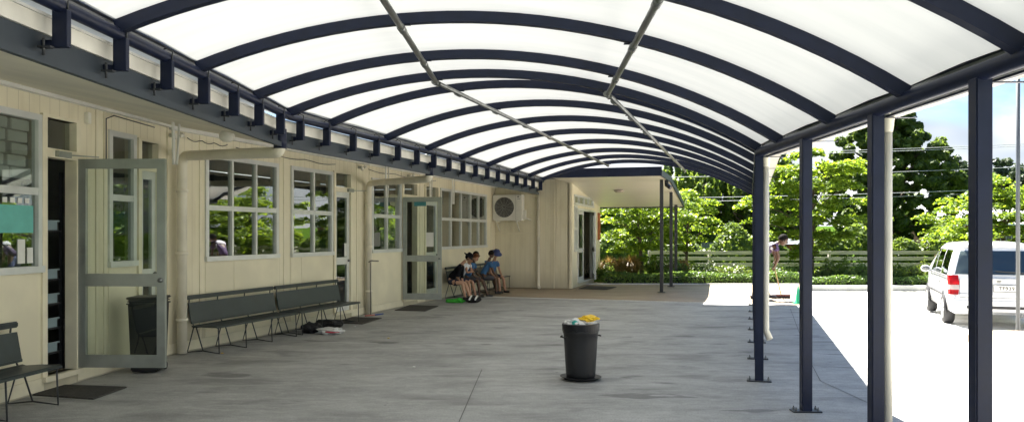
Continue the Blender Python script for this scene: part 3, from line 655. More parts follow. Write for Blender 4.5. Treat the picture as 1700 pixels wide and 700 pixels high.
# ------------------------------------------------------------------ smaller things
def mat_thing(pts, label):
    bm = NB(); P = [Vector((p.x, p.y, 0)) for p in pts]; c = sum(P, Vector())/4
    lo = [bm.verts.new(p+Vector((0,0,.001))) for p in P]; up = [bm.verts.new(p*.98+c*.02+Vector((0,0,.014))) for p in P]
    bm.faces.new(up)
    for i in range(4): bm.faces.new((lo[i], lo[(i+1)%4], up[(i+1)%4], up[i]))
    tag(obj('door_mat', bm, matm), label, 'door mat', 'dark door mats on the concrete')
mat_thing([gp(53,656), gp(97,639), gp(211,643), gp(155,663)], 'dark brown door mat in the left foreground beside the nearest bench')
mat_thing([gp(552,536), gp(585,526.5), gp(634,528), gp(602,538)], 'dark door mat outside the closed glass door, at foot of second downpipe')
mat_thing([gp(655,515), gp(680,506.5), gp(728,508), gp(706,516.5)], 'dark door mat below the far open door')
mat_thing([gp(960,479), gp(975,474.5), gp(1024,476), gp(1008,480.5)], 'dark door mat outside the porch door of the wing')
# open rubbish bin on its upturned lid
bp0 = gp(964, 629)
b_ = empty('rubbish_bin', T(bp0.x, bp0.y, .03), 'round black plastic rubbish bin overflowing with litter in the middle of the concrete', 'rubbish bin')
bm = NB(); lathe(bm, [(0,0),(.150,0),(.155,.01),(.158,.05),(.168,.20),(.178,.38),(.184,.46),(.190,.47),(.190,.49),(.184,.50),(.187,.54),(.196,.545),(.196,.562),(.184,.562),(.176,.50),(.15,.04),(0,.03)], 36); obj('bin_body', bm, binm, b_)
for a in (R(205), R(25)):
    bm = NB(); f = Matrix.Rotation(a, 4, 'Z') @ T(.195,0,.44); tube(bm, [f@Vector((0,-.05,0)), f@Vector((.022,-.05,-.01)), f@Vector((.024,.05,-.01)), f@Vector((0,.05,0))], .008, 6); obj('handle', bm, binm, b_)
bm = NB(); r_ = []
for k in range(40):
    a = 2*math.pi*k/40; r_.append([Vector((math.cos(a)*q, math.sin(a)*q, z+(0 if j else random.uniform(-.02,.015)))) for j, (q, z) in enumerate(((.199,.50),(.201,.566),(.182,.572)))])
for k in range(40):
    a, b = r_[k], r_[(k+1)%40]
    for j in (0,1): quad(bm, a[j], b[j], b[j+1], a[j+1])
bmesh.ops.remove_doubles(bm, verts=bm.verts, dist=1e-5); obj('bin_liner', bm, M('black_liner_film', (.010,.010,.012), .35, spec=.3), b_)
bm = NB(); lathe(bm, [(0,.001),(.12,.001),(.17,.008),(.215,.028),(.222,.036),(.216,.036),(.16,.026),(0,.026)], 36, Matrix.Rotation(R(1.2),4,'Y')); tag(obj('bin_lid', bm, binm, None, T(bp0.x+.0, bp0.y-.0, 0)), 'black round bin lid lying on the concrete under the bin', 'bin lid')
def crumple(name, c, r, mat, label, cat, sd, group=None, n=.3, par=None):
    bm = NB(); res = bmesh.ops.create_icosphere(bm, subdivisions=3, radius=1); rr = random.Random(sd)
    from mathutils import noise as mn
    for v in bm.verts:
        k = 1+n*mn.noise(v.co*1.6+Vector((sd,0,0)))+n*.8*mn.noise(v.co*4+Vector((0,sd,0))); v.co = Vector((v.co.x*r[0], v.co.y*r[1], v.co.z*r[2]))*k
    return tag(obj(name, bm, mat, None, T(*c)), label, cat, group)
ppr = M('crumpled_white_paper', (.7,.7,.68), .8, var=.1, scale=20); yel = M('yellow_wrapper_film', (.80,.52,.02), .35, var=.1)
tealp = M('teal_packet_film', (.04,.35,.30), .35, var=.3); redp = M('pink_red_print', (.5,.06,.08), .5)
bx, by = bp0.x, bp0.y
crumple('paper_litter', (bx-.06, by-.04, .60), (.11,.09,.05), ppr, 'crumpled white paper heaped in the top left of the bin', 'litter', 1, n=.6)
crumple('paper_litter', (bx+.08, by-.03, .59), (.08,.08,.04), ppr, 'crumpled white paper under the yellow wrapper in the bin', 'litter', 5, n=.6)
crumple('plastic_packet', (bx-.07, by-.12, .61), (.035,.02,.03), tealp, 'small teal packet on the paper in the bin', 'litter', 3)
crumple('plastic_wrapper', (bx+.085, by-.04, .655), (.10,.06,.032), yel, 'bright yellow plastic wrapper on top of the bin', 'litter', 8, n=.5)
crumple('cardboard_litter', (bx+.0, by+.05, .60), (.06,.06,.04), M('brown_card', (.3,.2,.1), .8), 'crumpled brown card in the middle of the bin', 'litter', 11, n=.5)
# tall black bin behind the open door
p = gp(243, 601); q = empty('black_bin', T(-4.10, 9.18, 0, R(4)), 'tall dark square bin standing behind the open near door', 'rubbish bin')
bm = NB(); r0 = [(-.17,-.17),(.17,-.17),(.17,.17),(-.17,.17)]
vs = [[bm.verts.new((a*k, b*k, z)) for a, b in r0] for k, z in ((.86,.02),(1,.78),(1.04,.78),(1.04,.82))]
for a, b in zip(vs, vs[1:]):
    for i in range(4): bm.faces.new((a[i], a[(i+1)%4], b[(i+1)%4], b[i]))
bm.faces.new(vs[0][::-1]); bm.faces.new(vs[-1]); bmesh.ops.bevel(bm, geom=bm.edges[:], offset=.015, segments=2, affect='EDGES'); obj('bin_body', bm, binm, q)
bm = bbox(-.185,.185,-.185,.185,.822,.85,.01); obj('lid', bm, binm, q)
for a in (-.12,.12):
    bm = NB(); lathe(bm,[(0,-.02),(.04,-.02),(.045,0),(.04,.02),(0,.02)],14,T(a,.16,.045)@Matrix.Rotation(R(90),4,'Y')); obj('wheel', bm, rubber, q)
# bags
blackcloth = M('black_cloth', (.012,.012,.013), .85, var=.4, bump=.3)
p = gp(517, 552); crumple('school_bag', (p.x, p.y, .075), (.17,.14,.085), blackcloth, 'small black bag left under the second bench', 'bag', 21, n=.35)
p = gp(543, 546); crumple('school_bag', (p.x+.03, p.y, .08), (.22,.15,.09), blackcloth, 'bigger black bag behind the white plastic bag', 'bag', 25, n=.35)
p = gp(556, 554); o = crumple('plastic_bag', (p.x-.05, p.y, .05), (.21,.10,.055), M('white_bag_film', (.62,.62,.6), .35, var=.15), 'white plastic bag with red print on the floor by the bench', 'plastic bag', 27, n=.45)
bm = NB(); ell(bm, (.02,-.07,-.01), (.12,.045,.018)); obj('red_print', bm, redp, o)
p = gp(783, 502); crumple('striped_bag', (p.x+.02, p.y, .075), (.20,.13,.08), blackcloth, 'black and white striped bag by the feet of the child in the black hat', 'bag', 31, n=.25)
st = bpy.data.objects[[o.name for o in COL.objects if o.name.startswith('striped_bag')][0]]
bm = NB()
for a in (-.07,.06):
    pts = []
    for k in range(12):
        t = math.pi*k/11; pts.append((a+.05*math.sin(t), -math.cos(t)*.135, math.sin(t)*.088-.005))
    sweep(bm, pts, [(0, -math.cos(math.pi*k/11), math.sin(math.pi*k/11)) for k in range(12)], .035, .02)
obj('white_stripe', bm, whitep, st)
p = gp(757, 502); crumple('green_jersey', (p.x, p.y, .035), (.17,.11,.06), M('bright_green_cloth', (.05,.42,.04), .8), 'bright green cloth dropped on the floor under the bench', 'clothing', 33, n=.6)
bm = NB(); a = gp(606,525); b = gp(622,523.5); c = gp(636,521.5); tube(bm, [(a.x,a.y,.014),(b.x,b.y,.014)], .012, 8, mi=0); tube(bm, [(b.x,b.y,.014),(c.x,c.y,.014)], .012, 8, mi=1)
tag(obj('toy_stick', bm, [M('pink_plastic', (.5,.15,.12), .5), M('blue_plastic', (.03,.08,.3), .5)]), 'thin pink and blue stick lying by the second downpipe', 'stick')
for k, (x, y) in enumerate(((589,542),(645,561),(687,609),(369,586))):
    p = gp(x, y); bm = NB(); ell(bm, (0,0,.006), (.022,.013,.006), seg=8, noise=.2, sd=k); tag(obj('litter_scrap', bm, ppr if k%2==0 else yel, None, T(p.x,p.y,0)), ['tiny white paper scrap beside the white plastic bag','tiny yellow scrap on the concrete beyond the benches','tiny white paper scrap alone in the middle of the concrete','tiny yellow scrap in front of the first bench'][k], 'litter')
# air conditioner on the end wall
sx = (on(WF,822)-Fend).length
ac = empty('air_conditioner', BKf @ T(.02, -.34, 1.93), 'pale outdoor air conditioning unit fixed high on the end wall', 'air conditioner')
acm = M('pale_unit_casing', (.74,.72,.66), .45, var=.06)
obj('casing', bbox(0,.88,0,.30,0,.74,.02), acm, ac)
bm = NB(); lathe(bm, [(.0,0),(.265,.0),(.285,.012),(.285,.0),(.29,-.02)], 32, T(.36,-.004,.38)@Matrix.Rotation(R(90),4,'X'))
obj('fan_opening', bm, M('dark_grille_void', (.03,.03,.03), .6), ac)
bm = NB()
for k in range(9):
    r1 = .03+.029*k; tube(bm, [(.36+r1*math.cos(2*math.pi*i/28), -.02, .38+r1*math.sin(2*math.pi*i/28)) for i in range(29)], .0035, 5, cap=False)
for k in range(12):
    a = 2*math.pi*k/12; tube(bm, [(.36+.03*math.cos(a),-.02,.38+.03*math.sin(a)),(.36+.28*math.cos(a),-.02,.38+.28*math.sin(a))], .003, 5)
obj('fan_guard', bm, M('grey_wire', (.42,.42,.40), .5), ac)
bm = NB(); box(bm,.70,.704,-.003,0,.02,.72); box(bm,.745,.84,-.004,0,.61,.62); box(bm,.75,.80,-.004,0,.66,.69); obj('panel_marks', bm, rod, ac)
bm = NB(); box(bm,.882,.96,.10,.22,.03,.3); tube(bm,[(.92,.15,.05),(1.0,.14,.06),(1.05,.2,.02),(1.05,.33,.02)],.018,8); obj('pipe_cover', bm, acm, ac)
bm = NB()
for x in (.12,.72): box(bm,x-.02,x+.02,-.02,.335,-.035,-.002); bar(bm,(x,.33,-.3),(x,.02,-.03),.025,.025)
obj('bracket', bm, gutc, ac)
# trays and rack in the doorway
ss = (dA[0]+dA[1])/2
rk = empty('tray_rack', NFr @ T(dA[0]-.45, .16, .14), 'dark shelf rack standing just inside the near doorway', 'shelf rack')
hs = (.20,.45,.70,.95,1.45)
for x in (0,.98):
    bm = NB(); box(bm,x,x+.03,0,.03,0,2.05); box(bm,x,x+.03,.42,.45,0,2.05); obj('upright', bm, rod, rk)
for h in hs: bm = NB(); box(bm,.03,.98,0,.45,h-.02,h-.005); obj('shelf', bm, rod, rk)
trm = M('pale_blue_tray', (.26,.34,.37), .4, var=.05)
nm = ['bottom', 'second from bottom', 'middle', 'second from top', 'topmost']
tr = None
for k, h in enumerate(hs):
    f3 = NFr @ T(dA[0]-.38, .16, .14+h)
    if tr is None:
        tr = empty('storage_tray', f3, 'x', 'storage tray', 'pale plastic trays on the doorway rack')
        bm = NB(); box(bm,0,.84,0,.4,.0,.006); box(bm,0,.84,0,.012,.006,.085); box(bm,0,.84,.388,.4,.006,.085); box(bm,0,.012,.012,.388,.006,.085); box(bm,.828,.84,.012,.388,.006,.085); box(bm,-.02,.86,-.014,0,.085,.1); obj('tray_body', bm, trm, tr)
        bm = NB(); box(bm,.3,.54,-.008,-.001,.03,.06); obj('label_slot', bm, M('blue_label', (.05,.12,.25), .5), tr)
        c = tr
    else: c = copy_tree(tr, f3)
    c['label'] = 'pale plastic tray on the rack in the near doorway, %s of five' % nm[k]
# stacked white boxes behind the near window
for k in range(5):
    for j in range(2):
        s = w0[1]-.30-.30*j-.05*(k%2); bm = bbox(0,.25,0,.28,0,.10,.006)
        o = tag(obj('paper_box', bm, M('white_carton', (.8,.8,.8), .6) if k+j == 0 else bpy.data.materials['white_carton'], None, NFr @ T(s, .07, 2.08+.115*k, R(4*(k%3-1)))), 'white carton behind the top pane of the nearest window, %s box of the %s stack' % (['lowest','second','third','fourth','highest'][k], ['right','left'][j]), 'box', 'white cartons stacked inside the nearest window')
bm = NB(); box(bm, w0[0]+.1, w0[1]-.06, .06, .5, 2.05, 2.078); obj('window_shelf', bm, darkroom, bld, NFr)
# green cone
p = gp(1325, 503); cn = empty('traffic_cone', T(p.x, p.y, 0), 'slim plain green cone beside the man sweeping', 'cone')
gm = M('mint_green_plastic', (.03,.42,.22), .5); bm = NB(); lathe(bm, [(.085,.01),(.07,.03),(.012,.39),(.009,.40),(0,.40)], 24); obj('cone_body', bm, gm, cn); obj('cone_base', bbox(-.10,.10,-.10,.10,0,.014,.005), gm, cn)
# galvanised pole
p = gp(1690, 553, -.15); pl = empty('metal_pole', T(p.x, p.y, -.2), 'thin grey galvanised pole standing beside the white car', 'pole')
bm = NB(); tube(bm, [(0,0,0),(0,0,5.2)], .032, 12); lathe(bm,[(.04,5.2),(.04,5.23),(0,5.25)],12); obj('pole_tube', bm, M('galvanised_pole', (.10,.11,.12), .5, .2), pl); bm = NB(); lathe(bm,[(0,0),(.09,0),(.09,.05),(.04,.07)],16); obj('footing', bm, concl, pl)
SUN_E = 4.9; SKY_S = .055; EXPO = 2.62
# ------------------------------------------------------------------ car
def car():
    S = .9; p = Vector((9.02, 15.05, -.20))
    root = empty('parked_car', T(p.x, p.y, p.z, R(-21)) @ Matrix.Scale(S, 4), 'white people carrier parked in the sun, seen from behind', 'car')
    cw = M('white_car_paint', (.74,.75,.76), .22, var=.03); cw.node_tree.nodes['Principled BSDF'].inputs['Coat Weight'].default_value = .7
    cg = glassmat('tinted_car_glass', (.16,.2,.19), 1.4, .1, False); blk = M('black_trim', (.02,.02,.022), .5)
    redl = M('red_lamp_lens', (.55,.015,.02), .2); clr = M('clear_lamp_lens', (.7,.62,.6), .2); amb = M('amber', (.7,.25,.02), .3)
    def interp(y, tab):
        for (a, va), (b, vb) in zip(tab, tab[1:]):
            if y <= b: t = (y-a)/(b-a); return va+(vb-va)*t
        return tab[-1][1]
    TOP = [(0,.66),(.03,.70),(.05,.96),(.10,1.05),(.20,1.32),(.33,1.60),(.42,1.69),(.6,1.735),(1.5,1.765),(2.4,1.75),(2.9,1.68),(3.3,1.45),(3.75,1.17),(4.2,1.06),(4.6,.92),(4.75,.70)]
    HW = [(0,.80),(.03,.855),(.12,.895),(.5,.912),(1.5,.917),(3.6,.91),(4.2,.87),(4.6,.76),(4.75,.60)]
    def ring(y):
        w = interp(y, HW); zt = interp(y, TOP); belt = min(1.03, zt-.10); f = max(0, min(1, (zt-1.1)/.6)); zb = .26 if .1 < y < 4.6 else .34
        zm = min(.74, zt-.16)
        pts = [(0,zb),(w*.86,zb),(w*.97,zb+.06),(w,max(zb+.12,zm-.2)),(w*1.0,zm),(w*.985,belt)]
        pts += [(w*(.985-.05*f), belt+(zt-belt)*.33), (w*(.985-.13*f), belt+(zt-belt)*.70-.0), (w*(.95-.18*f), zt-.045), (w*(.86-.16*f), zt-.008), (w*.4, zt+.018), (0, zt+.022)]
        return pts
    ysn = sorted(set([a for a, _ in TOP]+[.27,.38,.5,.8,1.1,1.9,2.1,2.65,3.1,3.5,4.0,4.4]))
    bm = NB(); RR = []
    for y in ysn:
        pts = ring(y); full = pts+[(-x, z) for x, z in pts[-2:0:-1]]; RR.append([bm.verts.new((x, y, z)) for x, z in full])
    n = len(RR[0])
    for a, b in zip(RR, RR[1:]):
        for i in range(n): bm.faces.new((a[i], a[(i+1)%n], b[(i+1)%n], b[i])).smooth = True
    bm.faces.new(RR[0][::-1]); bm.faces.new(RR[-1])
    bd = obj('body', bm, cw, root)
    # surface helpers: side point by (y, height) and tail surface by (x, height)
    def side(y, z, o=.006):
        pts = ring(y)[5:10]
        for (x0, z0), (x1, z1) in zip(pts, pts[1:]):
            if z0 <= z <= z1 or (x1, z1) == pts[-1]:
                t = (z-z0)/(z1-z0) if z1 > z0 else 0; return (x0+(x1-x0)*t+o)
        return pts[0][0]+o
    def rearY(z, o=.006):
        for (a, va), (b, vb) in zip(TOP, TOP[1:]):
            if z <= vb: return a+(b-a)*max(0,(z-va)/(vb-va))-o
        return .6
    def sidepatch(bm, outline, s, th=.004):
        vs = [bm.verts.new((s*side(y, z), y, z)) for y, z in outline]; bm.faces.new(vs)
    for s in (-1, 1):
        bm = NB()
        for (ya, yb, yc, yd) in ((.50,1.42,1.42,.62), (1.52,2.40,2.40,1.52), (2.50,3.25,2.82,2.50)):
            m = 6
            for i in range(m):
                for j in range(4):
                    def P(i_, j_):
                        u = i_/m; v = j_/4; y = (ya+(yb-ya)*u)*(1-v)+(yd+(yc-yd)*u)*v; top = min(1.60, interp(y, TOP)-.10); z = 1.07+(top-1.07)*v; return (s*side(y, z), y, z)
                    quad(bm, P(i,j), P(i+1,j), P(i+1,j+1), P(i,j+1))
        bmesh.ops.remove_doubles(bm, verts=bm.verts, dist=1e-4); obj('side_window', bm, cg, root, smooth=True)
        bm = NB(); bar(bm, (s*.925,.45,1.045),(s*.925,3.4,1.045),.01,.02); bar(bm, (s*.925,.9,.62),(s*.925,3.9,.62),.014,.045); obj('side_trim', bm, blk, root)
        for yy in (1.62, 2.72):
            bm = NB(); bar(bm, (s*.935,yy,.93),(s*.935,yy+.16,.935),.02,.025); obj('door_handle', bm, cw, root)
        # door shut lines
        bm = NB()
        for yy in (1.47, 2.45, 3.42): bar(bm, (s*.921,yy,.36),(s*.923,yy,1.02),.006,.004)
        obj('door_gap', bm, blk, root)
        for yy in (.86, 3.74):
            bm = NB(); lathe(bm, [(0,0),(.395,0),(.395,.012),(.0,.012)], 32, Matrix.Translation((s*.912,yy,.33)) @ Matrix.Rotation(R(90)*s,4,'Y')); 
            bmesh.ops.bisect_plane(bm, geom=bm.verts[:]+bm.edges[:]+bm.faces[:], plane_co=(0,0,.24), plane_no=(0,0,1), clear_inner=True); obj('wheel_arch', bm, blk, root)
            w = Matrix.Translation((s*.83,yy,.325)) @ Matrix.Rotation(R(90)*s,4,'Y'); bm = NB()
            lathe(bm, [(.20,-.10),(.29,-.105),(.322,-.08),(.328,0),(.322,.08),(.29,.115),(.215,.11),(.20,.09)], 36, w); ty = obj('wheel', bm, rubber, root)
            bm = NB(); lathe(bm, [(.0,.075),(.05,.085),(.06,.06),(.19,.085),(.212,.108),(.218,.10),(.2,.03)], 36, w)
            for k in range(7):
                a = 2*math.pi*k/7; bar(bm, w@Vector((.04*math.cos(a),.04*math.sin(a),.085)), w@Vector((.2*math.cos(a),.2*math.sin(a),.095)), .035,.02)
            obj('rim', bm, alu, ty, W[root.name])
        # mirrors
        bm = NB(); ell(bm, (s*1.03,3.18,1.10), (.11,.07,.085)); bar(bm, (s*.9,3.2,1.06),(s*1.0,3.2,1.08),.06,.04); mi = obj('wing_mirror', bm, M('mirror_shell',(.5,.52,.56),.3) if s==-1 else bpy.data.materials['mirror_shell'], root)
        bm = NB(); ell(bm, (s*1.035,3.118,1.10), (.085,.008,.062)); obj('mirror_glass', bm, steel, mi)
        # tail lamps
        bm = NB(); m_ = []
        def lampquad(bm, z0, z1, mi_, o=.012):
            N_ = 4
            for i in range(N_):
                za, zb_ = z0+(z1-z0)*i/N_, z0+(z1-z0)*(i+1)/N_
                q = []
                for z in (za, zb_):
                    k = .165-.03*abs((z-.9)/.3); q.append([(s*(.885-k), rearY(z, .014), z), (s*.905, rearY(z,.014)+.02, z), (s*.926, rearY(z)+.14, z)])
                for j in range(2): quad(bm, q[0][j], q[0][j+1], q[1][j+1], q[1][j], mi=mi_)
        lampquad(bm, .68,.78,0); lampquad(bm,.78,.88,1); lampquad(bm,.88,1.08,0)
        bmesh.ops.solidify(bm, geom=bm.faces[:], thickness=.012)
        obj('tail_light', bm, [redl, clr], root)
    # tailgate window
    bm = NB(); m = 10
    for i in range(m):
        for j in range(5):
            def P(i_, j_):
                v = j_/5; z = 1.10+.49*v; hw = (.80-.13*v)*(1-.0*v); x = -hw+2*hw*i_/m; return (x, rearY(z, .022)+.010*(abs(x)/.8)**3, z)
            quad(bm, P(i,j), P(i+1,j), P(i+1,j+1), P(i,j+1))
    bmesh.ops.remove_doubles(bm, verts=bm.verts, dist=1e-4); obj('rear_window', bm, cg, root, smooth=True)
    bm = NB(); bar(bm, (.55,rearY(1.13,.03),1.13),(-.05,rearY(1.17,.035),1.17),.012,.02); bar(bm,(.6,rearY(1.09,.02),1.08),(.5,rearY(1.15,.03),1.14),.03,.03); obj('rear_wiper', bm, blk, root)
    bm = NB(); box(bm,-.16,.16,.46,.49,1.70,1.72); o = obj('brake_light', bm, redl, root)
    bm = bbox(-.62,.62,.34,.50,1.665,1.715,.02); obj('roof_spoiler', bm, cw, root)
    bm = bbox(-.88,.88,-.05,.14,.36,.60,.04,4); obj('rear_bumper', bm, cw, root)
    bm = NB(); box(bm,-.60,.60,-.054,-.049,.40,.46); box(bm,-.80,-.56,.02,.06,.70,.705); 
    for x in (-.72,.72): bar(bm,(x,.018,.62),(x*1.0,.048,1.02),.006,.006)
    bar(bm,(-.72,-.0,.625),(.72,-.0,.625),.02,.008); obj('tailgate_gap', bm, blk, root)
    bm = NB(); box(bm,-.36,.36,.0,.05,.985,1.02); obj('tailgate_grip', bm, M('grip_chrome',(.5,.5,.5),.3,.6), root)
    # number plate with its characters
    pm = M('plate_white', (.78,.77,.72), .4); bm = bbox(-.10,.30,.012,.024,.76,.89,.004); pl = obj('number_plate', bm, pm, root)
    bm = NB()
    for a in ((-.104,.304,.889,.896),(-.104,.304,.754,.761),(-.104,-.098,.761,.889),(.298,.304,.761,.889)): box(bm, a[0],a[1],.008,.020,a[2],a[3])
    obj('plate_frame', bm, blk, pl, W[root.name])
    cu = bpy.data.curves.new('t', 'FONT'); cu.body = 'TF939'; cu.size = .105; cu.align_x = 'RIGHT'; cu.extrude = .001; cu.space_character = 1.08; cu.offset = .0015
    to = bpy.data.objects.new('t', cu); COL.objects.link(to); bpy.context.view_layer.update()
    me = bpy.data.meshes.new_from_object(to.evaluated_get(bpy.context.evaluated_depsgraph_get())); bpy.data.objects.remove(to)
    me.transform(Matrix.Translation((.275,.0105,.788)) @ Matrix.Rotation(R(90),4,'X')); me.materials.append(blk); me.name = 'plate_characters'
    link(bpy.data.objects.new('plate_characters', me), pl, W[root.name])
    # emblem strip, seats and headrests seen through the glass
    bm = NB(); ell(bm,(-.0,.04,.965),(.045,.008,.028)); obj('emblem', bm, steel, root)
    bm = NB(); box(bm,-.86,.86,.2,4.2,.30,.34); 
    for x in (-.5,0,.5):
        ell(bm,(x,.95,1.02),(.22,.09,.32)); ell(bm,(x,.95,1.40),(.12,.06,.09))
    for x in (-.4,.4): ell(bm,(x,2.3,1.0),(.24,.1,.34)); ell(bm,(x,2.3,1.42),(.12,.06,.09))
    obj('seats', bm, M('grey_seat_cloth', (.1,.1,.11), .9), root)
    bm = NB(); tube(bm,[(.4,.1,.25),(.4,-.04,.26)],.03,10); obj('exhaust_pipe', bm, steel, root)
car()

# ------------------------------------------------------------------ vegetation
bark = M('grey_brown_bark', (.10,.075,.05), .9, var=.4, scale=14, bump=.9, bscale=18)
lm_bright = leafmat('bright_yellow_green_leaf', (.135,.215,.04), .55, .5); lm_mid = leafmat('mid_green_leaf', (.10,.16,.04), .45, .45)
lm_dark = leafmat('dark_green_leaf', (.078,.128,.034), .45, .55); lm_hedge = leafmat('hedge_leaf', (.09,.16,.045), .4, .45)
lm_blue = leafmat('blue_green_leaf', (.045,.070,.035), .25, .35); lm_dry = leafmat('dry_grass_leaf', (.22,.16,.06), .35, .3); lm_bush = leafmat('bush_leaf', (.10,.15,.04), .4, .5)
def leaves(C, Nn, size, jit, elong=1.5, flat=.0, seed=0):
    """quads centred at C (n,3) with rough normals Nn -> verts, faces"""
    g = np.random.default_rng(seed); n = len(C)
    nr = Nn+g.normal(0, jit, (n,3)); nr /= np.linalg.norm(nr, axis=1)[:,None]+1e-9
    a = g.normal(0,1,(n,3)); a -= nr*(a*nr).sum(1)[:,None]; a /= np.linalg.norm(a, axis=1)[:,None]+1e-9; b = np.cross(nr, a)
    s = size*(.6+.8*g.random(n))[:,None]; a = a*s*elong/2; b = b*s/2
    V = np.stack([C-a, C-b*.9+a*.1, C+a, C+b*.9+a*.1], 1).reshape(-1,3); return V
def mesh_quads(name, V, mat, parent=None, extra=None):
    n = len(V)//4; me = bpy.data.meshes.new(name); me.vertices.add(len(V)); me.vertices.foreach_set('co', V.astype(np.float32).ravel())
    me.loops.add(len(V)); me.loops.foreach_set('vertex_index', np.arange(len(V), dtype=np.int32)); me.polygons.add(n)
    me.polygons.foreach_set('loop_start', np.arange(0, len(V), 4, dtype=np.int32)); me.polygons.foreach_set('loop_total', np.full(n, 4, dtype=np.int32)); me.update(); me.validate()
    me.materials.append(mat); return link(bpy.data.objects.new(name, me), parent)
def tree(pos, h, rad, base, style, mat, label, group, seed, ncl=140, npc=110, ls=.11, trunk=.13, lean=0, kind='tree', name='tree', cat='tree'):
    g = np.random.default_rng(seed); root = empty(name, T(*pos), label, cat, group)
    ch = h-base; cz = base+ch/2
    cl = []
    tries = 0
    while len(cl) < ncl and tries < ncl*40:
        tries += 1; p = g.uniform(-1, 1, 3); r = np.linalg.norm(p)
        if r > 1 or (style != 'egg' and r < .35 and g.random() < .8): continue
        z = p[2]
        if style == 'cone': k = (1-(z+1)/2)**.7*1.0+.04; x, y = p[0]*k*1.15, p[1]*k*1.15
        elif style == 'egg': k = 1-.35*max(0,z)-.08*max(0,-z); x, y = p[0]*k, p[1]*k
        elif style == 'layer': z = round(z*3.2)/3.2+g.normal(0,.05); k = math.sqrt(max(.15,1-z*z*.8)); x, y = p[0]*k*1.1, p[1]*k*1.1
        else: x, y = p[0], p[1]
        bul = 1+.16*math.sin(3*math.atan2(y,x)+seed)+.12*math.sin(5*z+seed*2)
        cl.append((x*rad*bul, y*rad*bul, cz+z*ch/2))
    cl = np.array(cl); Cs = []; Ns = []
    cr = (rad*1.0)/math.sqrt(ncl)*1.9
    for c in cl:
        m = int(npc*(.5+g.random())); d = g.normal(0,1,(m,3)); d /= np.linalg.norm(d,axis=1)[:,None]; rr = g.random(m)**.45
        if style == 'layer':
            q = d*rr[:,None]*np.array([1.35,1.35,.30])*cr; q[:,2] -= .25*(q[:,0]**2+q[:,1]**2)/cr; nn = d*.3+np.array([0,0,1])
        elif style == 'weep': q = d*rr[:,None]*np.array([.55,.55,1.5])*cr; nn = d
        else: q = d*rr[:,None]*np.array([1,1,.8])*cr*1.05; nn = d+np.array([0,0,.4])
        Cs.append(c+q); Ns.append(nn)
    V = leaves(np.concatenate(Cs), np.concatenate(Ns), ls, .45, seed=seed); mesh_quads('crown', V, mat, root)
    bm = NB(); top = base+ch*.72; pts = [(0,0,-.3)]+[(lean*t*t+.05*math.sin(4*t+seed)*t, .05*math.cos(3*t)*t, top*t) for t in (.25,.5,.75,1)]
    tube(bm, pts, trunk, 9, rs=[trunk*1.3,trunk,trunk*.8,trunk*.55,trunk*.2])
    for i in range(min(26, ncl//5)):
        c = cl[g.integers(len(cl))]; t = max(.2, min(.9, (c[2]-ch*.22)/top)); s = Vector((lean*t*t, 0, top*t*.92)); e = Vector(c.tolist())
        m_ = (s+e)/2+Vector((0,0,-.06*h*.5 if style=='weep' else .04*h)); tube(bm, [s, m_, e], trunk*.3, 6, rs=[trunk*.38*(1.2-t), trunk*.2, trunk*.06])
    obj('trunk', bm, bark, root); return root
def colx(px, y): return (px-CX)/FO*y
gb = 'bright feathery trees along the garden strip'
def hh(py, y): return H+(CY-py)*y/FO
tree((colx(1066,29), 29, -.1), 3.6, 1.75, .75, 'layer', lm_bright, 'low bright green tree behind the porch posts, dark trunk leaning in the garden', gb, 3, 95, 160, .08, .07, -.25)
tree((colx(1140,30.5), 30.5, -.1), 3.3, 1.3, 1.1, 'layer', lm_bright, 'small bright green tree just right of the porch posts', gb, 5, 60, 140, .08, .055)
tree((colx(1347,29.5), 29.5, -.12), 4.75, 2.25, .95, 'layer', lm_bright, 'large bright feathery tree in the middle of the garden strip behind the sweeping man', gb, 11, 170, 170, .085, .09)
tree((colx(1665,30.5), 30.5, -.2), 3.9, 2.2, .9, 'layer', lm_bright, 'bright green tree behind the roof of the white car', gb, 17, 130, 160, .085, .09)
tree((colx(1600,29), 29, -.2), 2.3, .9, .8, 'layer', lm_bright, 'little bright green branch tree left above the car roof', gb, 19, 30, 120, .08, .04)
gd = 'tall dark trees beyond the timber fence'
tree((colx(1472,47), 47, -.2), 9.7, 3.65, .0, 'egg', lm_dark, 'huge dense dark green tree standing behind the two right posts', gd, 23, 560, 230, .16, .35, name='dense_tree')
for k, (px, y, py, r, lb, mt, stl) in enumerate(((1130,46,275,2.2,'tall dark weeping tree directly right of the porch roof',lm_mid,'weep'), (1190,50,250,2.7,'tall dark weeping tree mid way between the porch and the post column',lm_dark,'weep'),
      (1250,48,225,2.5,'tall dark tree behind the far post column',lm_dark,'weep'), (1305,53,262,2.3,'dark tree showing above the large bright tree, left side',lm_dark,'egg'),
      (1040,50,300,3.2,'mid green tree seen under the porch roof behind the bright tree',lm_mid,'egg'))):
    tree((colx(px,y), y, -.2), hh(py, y)+.2, r, .6, stl, mt, lb, gd, 40+k, 150, 120, .17, .2)
gf = 'distant pines on the rise'
cp = [(1590,118,262),(1612,125,272),(1640,120,290),(1655,122,262),(1672,126,268),(1690,120,276),(1570,130,290),(1625,121,300),(1705,118,285)]
for k, (px, y, py) in enumerate(cp):
    tree((colx(px,y), y, .3), hh(py, y), 2.4+.5*(k%3), .5, 'cone' if k%2 else 'egg', lm_blue, ['tallest distant pine left of the nearest thick post','distant pine just right of the tallest one','short distant pine hidden low behind the thick post','distant pine in the gap right of the thick post','distant pine beside the metal pole, left side','distant pine right of the metal pole','distant low pine against the huge tree','distant rounded tree low among the pines','distant pine at the right picture edge'][k], gf, 70+k, 60, 70, .38, .3, name='pine_tree')
